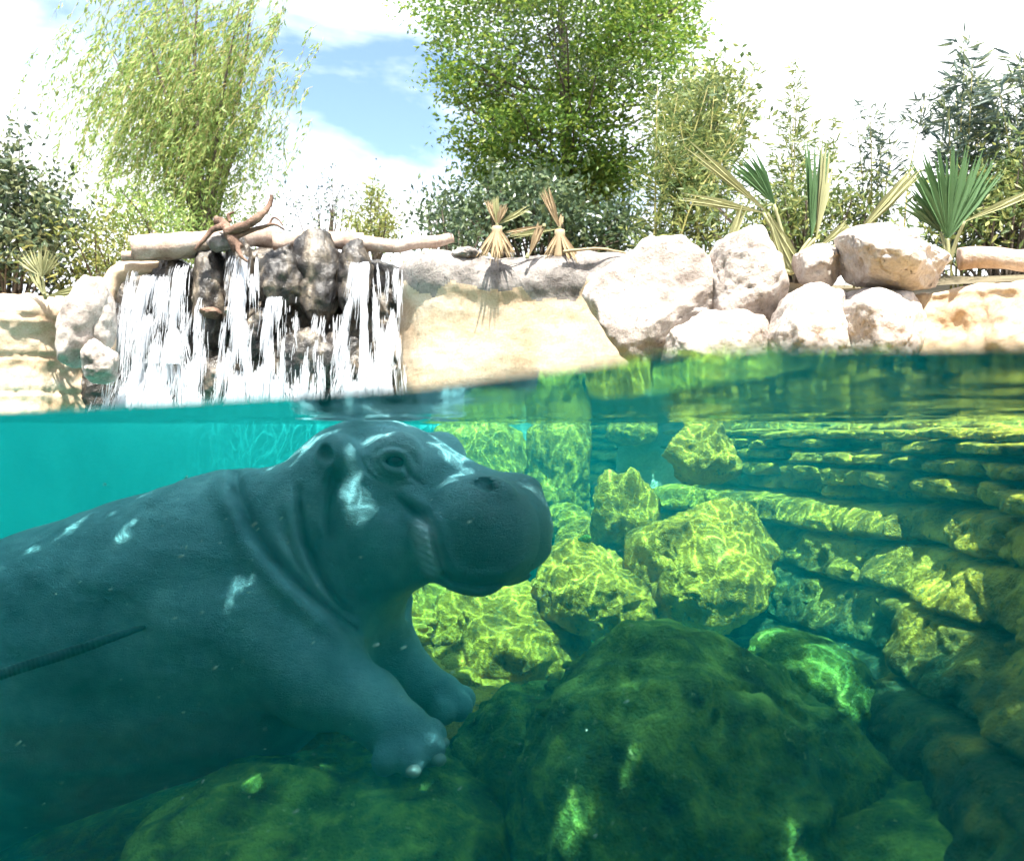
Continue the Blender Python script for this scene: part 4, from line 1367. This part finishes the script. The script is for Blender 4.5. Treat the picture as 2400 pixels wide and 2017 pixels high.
def willow():
    r = rng(202)
    Y = 10.5
    base = P(475, 590, Y); base[2] -= 0.5
    t = empty("willow_tree", base, "airy weeping willow behind the falls with hanging yellow green strands", "tree")
    mb = MB()
    stems = []
    for tu, tv, dy in ((420, -60, 0.3), (330, 40, -0.5), (520, 120, 0.4), (600, -80, -0.2), (260, 120, 0.6), (620, 230, 0.2), (470, -150, -0.6), (360, -120, 0.5), (560, 20, -0.7)):
        e = P(tu, tv, Y + dy)
        mid = base * 0.45 + e * 0.55 + [r.uniform(-0.1, 0.3), 0, 0.35]
        low = base * 0.8 + e * 0.2 + [0, 0, 0.35]
        pts = spline([base + r.normal(0, 0.04, 3), low, mid, e], 30)
        stems.append(pts)
        add_tube(mb, pts, np.linspace(0.048, 0.008, 30), 8)
    mb.build("trunk", M["bark"], t)
    mbt = MB(); LP, LA = [], []
    for k in range(1150):
        s = stems[r.integers(0, len(stems))]
        i = r.integers(8, 30)
        p0 = s[i] + r.normal(0, 1, 3) * [0.40, 0.40, 0.20]
        ln = r.uniform(0.5, 1.5)
        dirx = -0.42 + r.normal(0, 0.10)
        # arches out, then hangs, blown to the left
        u = np.linspace(0, 1, 9)[:, None]
        pts = p0 + np.concatenate([u * ln * dirx + 0.05 * np.sin(u * 6 + k), u * r.normal(0, 0.12), 0.10 * np.sin(u * np.pi) - u ** 1.25 * ln], 1)
        if pts[-1][2] < 2.75:
            continue
        add_tube(mbt, pts, np.linspace(0.005, 0.002, 9), 3, cap=False)
        m = int(ln * 34)
        w = r.uniform(0.05, 1, m)
        q = np.stack([np.interp(w, u[:, 0], pts[:, c]) for c in range(3)], 1)
        LP.append(q + r.normal(0, 0.018, q.shape))
        LA.append(np.stack([dirx + r.normal(0, 0.45, m), r.normal(0, 0.45, m), np.full(m, -0.8)], 1))
    # twiggy leaves close to the stems, lower down
    for k in range(300):
        s = stems[r.integers(0, len(stems))]
        i = r.integers(3, 18)
        c = s[i] + r.normal(0, 1, 3) * [0.35, 0.3, 0.25]
        m = 26
        LP.append(c + r.normal(0, 0.13, (m, 3)))
        LA.append(r.normal(size=(m, 3)) + [-0.3, 0, -0.6])
    mbt.build("twigs", M["culm"], t)
    pos, ax = np.concatenate(LP), np.concatenate(LA)
    v, f = leaf_quads(pos, ax, r.uniform(0.06, 0.12, len(pos)), r.uniform(0.014, 0.028, len(pos)), r, 0.1)
    obj("crown", v, f, M["willow_leaf"], t, smooth=False)
willow()

def bush(name, label, cat, clumps, mat, n, size, asp, seed, sig=(0.14, 0.14, 0.12), base=None, up=0.2, stem=True, group=None):
    """clumps: (centre, count-weight) points; leaves round them, stems from the base"""
    r = rng(seed)
    clumps = np.asarray(clumps, float)
    base = np.array([clumps[:, 0].mean(), clumps[:, 1].mean(), clumps[:, 2].min() - 0.3]) if base is None else np.asarray(base, float)
    t = empty(name, base, label, cat, group)
    if stem:
        mb = MB()
        for c in clumps[::2]:
            b0 = np.array([base[0] * 0.7 + c[0] * 0.3, base[1] * 0.7 + c[1] * 0.3, base[2]])
            branch_mesh(mb, b0, c, 0.014, 0.005, r, n=6, seg=5)
        mb.build("stems", M["bark"], t)
    pos = (clumps[:, None] + r.normal(size=(len(clumps), n, 3)) * np.array(sig)).reshape(-1, 3)
    ax = r.normal(size=pos.shape) + [0, 0, up]
    L = r.uniform(0.7, 1.3, len(pos)) * size
    v, f = leaf_quads(pos, ax, L, L * asp, r, 0.15)
    obj("foliage", v, f, M[mat], t, smooth=False)
    return t

def blob_clumps(seed, n, shapes, Y, dY=0.35, holes=-0.35):
    """points inside ellipses drawn in the picture plane at depth Y"""
    r = rng(seed)
    out = []
    area = np.array([a * b for _, _, a, b in shapes], float)
    while len(out) < n:
        u, v, a, b = shapes[r.choice(len(shapes), p=area / area.sum())]
        th, q = r.uniform(0, 2 * np.pi), math.sqrt(r.uniform(0, 1))
        p = P(u + a * q * math.cos(th), v + b * q * math.sin(th), Y)
        p[1] += r.normal(0, dY)
        if float(noise(p * 2.2, seed)) < holes:
            continue
        out.append(p)
    return np.array(out)

bush("magnolia_bush", "dark glossy leaved shrub at the left over the low wall", "shrub", blob_clumps(1, 95, [(40, 400, 60, 80), (70, 520, 90, 90), (100, 600, 80, 80), (-60, 520, 90, 160)], 8.0),
     "magnolia_leaf", 85, 0.075, 0.48, 401, sig=(0.11, 0.11, 0.10))
bush("yellow_shrub", "yellow green shrub between the dark shrub and the falls", "shrub", blob_clumps(2, 60, [(270, 620, 60, 65), (210, 640, 45, 55), (310, 560, 40, 45)], 8.2), "yellow_leaf", 60, 0.07, 0.3, 402)
bush("leafy_shrub", "bright green feathery shrub at the foot of the willow", "shrub", blob_clumps(3, 26, [(330, 540, 40, 35), (390, 520, 50, 40)], 9.0), "willow_leaf", 50, 0.07, 0.35, 403)
bush("conical_shrub", "small pointed yellow green shrub behind the logs of the falls", "shrub", blob_clumps(4, 34, [(875, 520, 55, 45), (865, 475, 26, 40), (915, 500, 28, 40)], 10.0, 0.2), "yellow_leaf", 55, 0.07, 0.3, 404, sig=(0.09, 0.09, 0.10))
bush("sparse_shrub", "thin see through shrub with tiny leaves behind the driftwood", "shrub", blob_clumps(5, 40, [(745, 500, 60, 60), (790, 470, 50, 50)], 11.0, 0.3), "bamboo_dark", 10, 0.06, 0.45, 405, sig=(0.15, 0.15, 0.13))
bush("dark_hedge", "dark evergreen hedge in the shade under the round tree", "hedge", blob_clumps(6, 150, [(1100, 520, 90, 60), (1240, 500, 100, 70), (1370, 540, 100, 60), (1460, 560, 60, 40)], 9.0), "dark_leaf", 60, 0.075, 0.5, 406)
bush("twiggy_shrub", "low dark twiggy shrub on the rim beside the pale log", "shrub", blob_clumps(7, 36, [(1045, 530, 40, 60), (1100, 560, 60, 35)], 7.6, 0.2), "dark_leaf", 26, 0.06, 0.45, 407)
bush("leafy_shrub", "glossy rounded shrub high behind the bamboo beside the round tree", "shrub", blob_clumps(8, 60, [(1700, 240, 60, 50), (1650, 320, 70, 90), (1740, 310, 40, 50)], 8.2), "bamboo_leaf", 45, 0.08, 0.45, 408)
bush("leafy_shrub", "mixed green undergrowth behind the white boulders", "shrub", blob_clumps(9, 90, [(1620, 520, 90, 70), (1850, 520, 80, 70), (2010, 500, 70, 60)], 6.9, 0.25), "bamboo_leaf", 45, 0.075, 0.3, 409)
bush("leafy_shrub", "brownish green undergrowth behind the lying log at the wall's end", "shrub", blob_clumps(10, 80, [(2330, 510, 100, 80), (2380, 400, 60, 90), (2250, 560, 60, 40)], 6.2, 0.25), "bamboo_leaf", 40, 0.075, 0.28, 410)

def bamboo(label, culms, Y, mat, seed, dens=1.0, leaf=0.13, group=None):
    r = rng(seed)
    b0 = P(np.mean([c[0] for c in culms]), 640, Y); b0[2] -= 0.2
    t = empty("bamboo_clump", b0, label, "bamboo", group)
    LP, LA = [], []
    for (ub, ut, vt, start) in culms:
        a = P(ub, 640, Y + r.normal(0, 0.15)); a[2] -= 0.2
        e = P(ut, vt, Y + r.normal(0, 0.25))
        pts = spline([a, a * 0.5 + e * 0.5 + [(a[0] - e[0]) * 0.15, 0, 0.1], e], 20)
        mb = MB(); add_tube(mb, pts, np.linspace(0.011, 0.003, 20), 6, cap=False)
        mb.build("culm", M["culm"], t)
        H = np.linalg.norm(e - a)
        nb = int(H * 17 * dens)
        for k in range(nb):
            w = start + (1 - start) * (k + r.uniform()) / nb
            c = np.array([np.interp(w, np.linspace(0, 1, 20), pts[:, i]) for i in range(3)])
            spread = 0.15 * (1.15 - w) + 0.05
            az = r.uniform(0, 2 * np.pi)
            tip = c + np.array([math.cos(az), math.sin(az), r.uniform(0.2, 1.1)]) * spread * r.uniform(0.5, 1.4)
            m = r.integers(5, 10)
            q = r.uniform(0.2, 1, m)[:, None]
            LP.append(c + (tip - c) * q + r.normal(0, 0.012, (m, 3)))
            LA.append(np.array([math.cos(az), math.sin(az), 0.25]) + r.normal(0, 0.55, (m, 3)))
    pos, ax = np.concatenate(LP), np.concatenate(LA)
    L = r.uniform(0.5, 1.25, len(pos)) * leaf
    v, f = leaf_quads(pos, ax, L, L * 0.14, r, 0.1)
    obj("foliage", v, f, M[mat], t, smooth=False)
r_ = rng(88)
bamboo("dense yellow green bamboo thicket beside the round tree", [(r_.uniform(1500, 1720), r_.uniform(1510, 1760), r_.uniform(170, 430), 0.08) for _ in range(26)] + [(1690, 1768, 150, 0.2), (1670, 1750, 175, 0.2)], 7.2, "bamboo_leaf", 501, 1.5, 0.11)
bamboo("slender pointed bamboo rising alone behind the fan palm", [(1855, 1872, 148, 0.12), (1860, 1850, 260, 0.1), (1870, 1900, 300, 0.1), (1840, 1830, 330, 0.1), (1890, 1935, 290, 0.1), (1900, 1960, 330, 0.1), (1850, 1865, 210, 0.1)], 7.2, "bamboo_leaf", 502, 1.7, 0.11)
bamboo("thin sparse bamboo between the two palms", [(2030, 2040, 250, 0.3), (2040, 2075, 265, 0.3), (2020, 2010, 300, 0.3), (2060, 2090, 330, 0.2), (2000, 2050, 380, 0.1), (2110, 2170, 225, 0.72)], 7.0, "bamboo_dark", 503, 1.0, 0.12)
bamboo("tall blue green bamboo behind the large palm fan", [(2240, 2262, 105, 0.1), (2250, 2280, 150, 0.1), (2270, 2240, 200, 0.1), (2230, 2225, 260, 0.1), (2290, 2310, 230, 0.1), (2300, 2290, 180, 0.1), (2255, 2300, 300, 0.05)], 6.6, "bamboo_dark", 504, 1.9, 0.15)
bamboo("blue green bamboo leaning in at the end of the wall", [(2390, 2400, 130, 0.1), (2370, 2340, 190, 0.1), (2420, 2440, 160, 0.1), (2400, 2380, 240, 0.1), (2430, 2420, 150, 0.1), (2350, 2365, 280, 0.1)], 6.4, "bamboo_dark", 505, 1.9, 0.15)

# ------------------------------------------------------------------ palms
def frond(parent, base, hub, direction, radius, spread, nbl, mat, seed, width=0.030, droop=0.1, normal=(0, -1, 0.2), fold=0.5):
    """a fan leaf: stalk from base to hub, pleated blades spread round direction"""
    r = rng(seed)
    base, hub = np.asarray(base, float), np.asarray(hub, float)
    d = np.asarray(direction, float); d /= np.linalg.norm(d)
    n = np.asarray(normal, float); n -= d * (n @ d); n /= np.linalg.norm(n)
    s = np.cross(d, n)
    mb = MB()
    add_tube(mb, spline([base, (base + hub) / 2 + [0, 0, 0.02], hub], 10), np.linspace(0.016, 0.009, 10), 6)
    stalk = mb.build("frond", M["palm_pale"], parent)
    for k in range(nbl):
        a = (k / (nbl - 1) - 0.5) * 2 * spread
        bd = d * math.cos(a) + s * math.sin(a)
        L = radius * (0.82 + 0.18 * math.cos(a)) * r.uniform(0.9, 1.06)
        bs = np.cross(bd, n)
        m = 7
        rows = []
        for j in range(m):
            q = j / (m - 1)
            w = width * (0.25 + 1.5 * q if q < 0.5 else 2.0 * (1 - q) + 0.02)
            c = hub + bd * L * q - np.array([0, 0, 1.0]) * droop * L * q ** 2.5 + n * 0.02 * math.sin(k * 1.9) * q
            rows += [c - bs * w * 0.5 + n * w * fold, c, c + bs * w * 0.5 + n * w * fold]
        f = [[j * 3 + i, j * 3 + i + 1, j * 3 + i + 4, j * 3 + i + 3] for j in range(m - 1) for i in range(2)]
        bo = obj("blade", np.array(rows), np.array(f), M[mat], None, smooth=False)
        bo.parent = stalk
        bo.matrix_parent_inverse = Matrix.Translation(-parent.location) @ Matrix.Translation(parent.location)
    return stalk

def vdir(u0, v0, u1, v1, dy=0.0):
    return np.array([u1 - u0, 0, v0 - v1]) / math.hypot(u1 - u0, v1 - v0) + np.array([0, dy, 0])

Yp = 4.75
pb = P(1855, 640, Yp)
pt = empty("fan_palm", pb, "fan palm with folded yellowing fronds growing between the white boulders", "palm")
def fp(u0, v0, u1, v1, R, spread, n, mat, seed, dy=0.0, **kw):
    frond(pt, pb, P(u0, v0, Yp), vdir(u0, v0, u1, v1, dy), R / FPX * Yp, spread, n, mat, seed, **kw)
fp(1815, 480, 1735, 360, 150, 0.28, 11, "palm_green", 1, width=0.030)
fp(1800, 500, 1600, 330, 255, 0.06, 6, "palm_pale", 2, width=0.028, droop=0.02)
fp(1790, 500, 1590, 458, 205, 0.07, 6, "palm_pale", 3, width=0.026, droop=0.03)
fp(1900, 560, 1915, 340, 225, 0.17, 13, "palm_green", 4, width=0.034, droop=0.0, normal=(0.4, -1, 0))
fp(1912, 560, 1940, 350, 220, 0.10, 8, "palm_pale", 5, width=0.030, droop=0.0, normal=(0.6, -1, 0))
fp(1800, 500, 1860, 640, 160, 0.20, 10, "palm_pale", 6, width=0.030, droop=0.05)
fp(1690, 620, 1745, 480, 150, 0.06, 5, "palm_pale", 7, width=0.030, droop=0.0)
fp(2000, 560, 2150, 400, 225, 0.07, 7, "palm_pale", 8, width=0.030, droop=0.0)
fp(1920, 580, 2020, 500, 90, 0.1, 5, "palm_pale", 9, width=0.024, droop=0.0)
pb2 = P(2225, 620, 4.9)
pt2 = empty("fan_palm", pb2, "fan palm with one big open green fan behind the perched boulder", "palm")
frond(pt2, pb2, P(2222, 560, 4.9), vdir(2222, 560, 2232, 360, -0.1), 215 / FPX * 4.9, 0.62, 26, "palm_green", 21, width=0.036, droop=0.02)
frond(pt2, pb2, P(2205, 545, 4.95), vdir(2205, 545, 2120, 440), 130 / FPX * 4.9, 0.35, 9, "palm_green", 22, width=0.030, droop=0.02)
frond(pt2, pb2, P(2262, 520, 4.8), vdir(2262, 520, 2420, 450), 180 / FPX * 4.9, 0.05, 5, "palm_pale", 23, width=0.026, droop=0.02)

def dead_palm(label, u, v, Y, seed, hang, up):
    r = rng(seed)
    b = P(u, v + 70, Y)
    t = empty("dead_palm", b, label, "palm")
    c = P(u, v, Y)
    mb = MB(); add_tube(mb, spline([b, (b + c) / 2, c], 8), np.linspace(0.05, 0.04, 8), 8); mb.build("stump", M["palm_dry"], t)
    for k in range(hang):
        a = r.uniform(-1, 1)
        frond(t, c, c + [0, -0.01, 0], np.array([a * 0.55, r.uniform(-0.5, 0.1), -1.0]), r.uniform(0.22, 0.36), 0.10, 5, "palm_dry", seed * 20 + k, width=0.022, droop=0.0)
    for k, (du, dv, L, sp, n, mat) in enumerate(up):
        frond(t, c, c + [0, 0, 0.01], np.array([du, r.uniform(-0.15, 0.15), dv]), L, sp, n, mat, seed * 20 + 50 + k, width=0.024, droop=0.0)
dead_palm("dead palm tuft with straw blades hanging over the pitted rim", 1165, 532, 6.3, 3, 9, [(-0.25, 1, 0.22, 0.22, 8, "palm_dry"), (0.35, 0.9, 0.18, 0.2, 6, "palm_dry"), (0.9, 0.5, 0.3, 0.1, 5, "palm_pale"), (-0.05, 1, 0.24, 0.1, 5, "palm_pale")])
dead_palm("dead palm with an upright sheaf of pale straw beside the round tree's trunk", 1312, 540, 6.3, 4, 6, [(-0.42, 1, 0.34, 0.13, 9, "palm_dry"), (-0.36, 1, 0.33, 0.09, 6, "palm_pale"), (-1, -0.15, 0.42, 0.05, 4, "palm_pale"), (0.1, 0.6, 0.12, 0.1, 4, "palm_dry")])
# folded straw leaf and fallen stalk on the rim
o = log("palm_stalk", [P(1320, 590, 6.15), P(1390, 584, 6.1), P(1450, 590, 6.1), P(1490, 604, 6.1)], 0.012, 0.006, "thin fallen palm stalk curving along the pitted rim", "palm stalk", "palm_dry", 31)
t = empty("straw_leaf", P(1245, 600, 6.2), "folded dry palm leaf propped between the two dead palms", "palm leaf")
frond(t, P(1235, 606, 6.2), P(1240, 600, 6.2), vdir(1240, 600, 1270, 525), 0.27, 0.12, 7, "palm_dry", 77, width=0.03, droop=0.0)
frond(t, P(1275, 533, 6.2), P(1275, 530, 6.2), vdir(1275, 530, 1200, 545), 0.3, 0.06, 4, "palm_dry", 78, width=0.02, droop=0.0)

yb = P(105, 700, 6.55)
t = empty("fan_palm", yb, "small pale fan palm on top of the low left wall", "palm")
frond(t, yb, P(98, 650, 6.5), vdir(98, 650, 92, 580, -0.1), 0.24, 0.95, 20, "palm_pale", 91, width=0.022, droop=0.0)
frond(t, yb, P(112, 695, 6.45), vdir(112, 695, 230, 672), 0.36, 0.16, 8, "palm_pale", 92, width=0.024, droop=0.05)
frond(t, yb, P(100, 690, 6.45), vdir(100, 690, 70, 620), 0.2, 0.2, 5, "palm_pale", 93, width=0.02, droop=0.0)

# ------------------------------------------------------------------ vine-grown pergola over the viewing bay (it shades the near water)
PZ = 2.45
pg = empty("pergola", (0.6, -1.0, -1.72), "timber pergola over the viewing bay", "pergola")
edge_a, edge_b = np.array([-4.2, 3.08]), np.array([2.4, -0.5])
def roof_y(x):
    return np.interp(x, [edge_a[0], 0.75, edge_b[0]], [edge_a[1], 1.05, edge_b[1]])
for x in np.arange(-4.0, 2.6, 0.55):
    mb = MB(); box(mb, (x - 0.03, -1.0, PZ - 0.02), (x + 0.03, roof_y(x) - 0.05, PZ + 0.10)); mb.build("rafter", M["timber"], pg, smooth=False)
for yb_ in (-0.75, 0.1):
    mb = MB(); box(mb, (-4.2, yb_ - 0.05, PZ - 0.16), (2.7, yb_ + 0.05, PZ - 0.023)); mb.build("beam", M["timber"], pg, smooth=False)
for x in (-4.0, 2.5):
    for yb_ in (-0.75,):
        mb = MB(); box(mb, (x - 0.06, yb_ - 0.06, -1.72), (x + 0.06, yb_ + 0.06, PZ - 0.163)); mb.build("post", M["timber"], pg, smooth=False)
mb = MB(); box(mb, (-4.6, -4.3, PZ + 0.14), (3.4, -2.0, PZ + 0.20)); mb.build("added_roof_panel", M["timber"], pg, smooth=False)  # roof added out of view to hold back skylight from behind the camera
def vine():
    r = rng(606)
    n = 5300
    x = r.uniform(-4.4, 2.7, n)
    y = r.uniform(-3.8, 1, n)
    y = -1.0 + (roof_y(x) + 1.0 + r.normal(0, 0.10, n) + 0.12 * noise(np.stack([x * 3, x * 0, x * 0], -1), 3)) * r.uniform(0, 1, n) ** 0.85
    z = PZ + 0.12 + r.uniform(0, 0.22, n)
    pos = np.stack([x, y, z], 1)
    gap = noise(np.stack([x * 4.6, y * 4.6, x * 0], -1), 12)
    pos = pos[gap > -0.50]
    ax = r.normal(size=pos.shape) * [1, 1, 0.25]
    nrm = np.array([0, 0, 1.0]) + r.normal(0, 0.35, pos.shape)
    L = r.uniform(0.13, 0.24, len(pos))
    v, f = leaf_quads(pos, ax, L, L * 0.85, r, 0.05, nrm=nrm)
    o = obj_at("vine", v, f, M["vine_leaf"], (0.0, -1.0, PZ), smooth=False)
    tag(o, "leafy vine covering the pergola over the viewing bay", "vine")
vine()
# unseen walls added behind the camera to keep reflections in the window dark
for nm, lo, hi, lab in (("added_bay_wall", (-5.2, -4.4, -1.72), (4.0, -4.2, 2.3), "plain dark wall added out of view at the back of the viewing bay"),
                        ("added_bay_wall", (-5.2, -4.19, -1.72), (-5.0, 3.6, 2.6), "plain dark side wall added out of view beside the viewing bay")):
    mb = MB(); box(mb, lo, hi)
    c = ((lo[0] + hi[0]) / 2, (lo[1] + hi[1]) / 2, lo[2])
    tag(mb.build(nm, M["deck"], origin=c, smooth=False), lab, "wall")

# ------------------------------------------------------------------ strand in place of a reflection in the window, and drifting flecks in the water
rp = spline([P(-140, 1640, 1.85), P(0, 1582, 1.95), P(150, 1534, 2.05), P(300, 1482, 2.2), P(370, 1462, 2.65)], 160)
mb = MB()
add_tube(mb, rp, (0.0135 + 0.002 * np.sin(np.arange(160) * 2.1)) * np.interp(np.arange(160), [0, 95, 159], [1, 1, 0.15]), 10)
tag(mb.build("strap_reflection", M["strap_reflection"], origin=rp[0]), "dark ribbed rope stretched against the hippo's flank", "strap_reflection")

def flecks():
    r = rng(31)
    n = 170
    Y = r.uniform(1.2, 2.2, n)
    u = r.uniform(40, 1500, n); v = r.uniform(1120, 1980, n)
    pos = np.stack([(u - 1200) / FPX * Y, Y, (1010 - v) / FPX * Y], 1)
    ax = np.array([0.8, 0.1, 0.45]) + r.normal(0, 0.25, (n, 3))
    L = r.uniform(0.003, 0.011, n) * (r.uniform(0, 1, n) ** 2 + 0.3)
    V, F = [], []
    uo, fo = ico(1)
    for k in range(n):
        a = ax[k] / np.linalg.norm(ax[k])
        q = uo * L[k] * 0.18
        q = q + np.outer(uo @ a, a) * L[k] * 0.5
        F.append(fo + len(uo) * k); V.append(q + pos[k])
    obj("drifting_flecks", np.concatenate(V), np.concatenate(F), M["fleck"], kind="stuff")
    tag(bpy.data.objects["drifting_flecks"], "tiny pale flecks drifting in the water before the hippo", "flecks")
flecks()
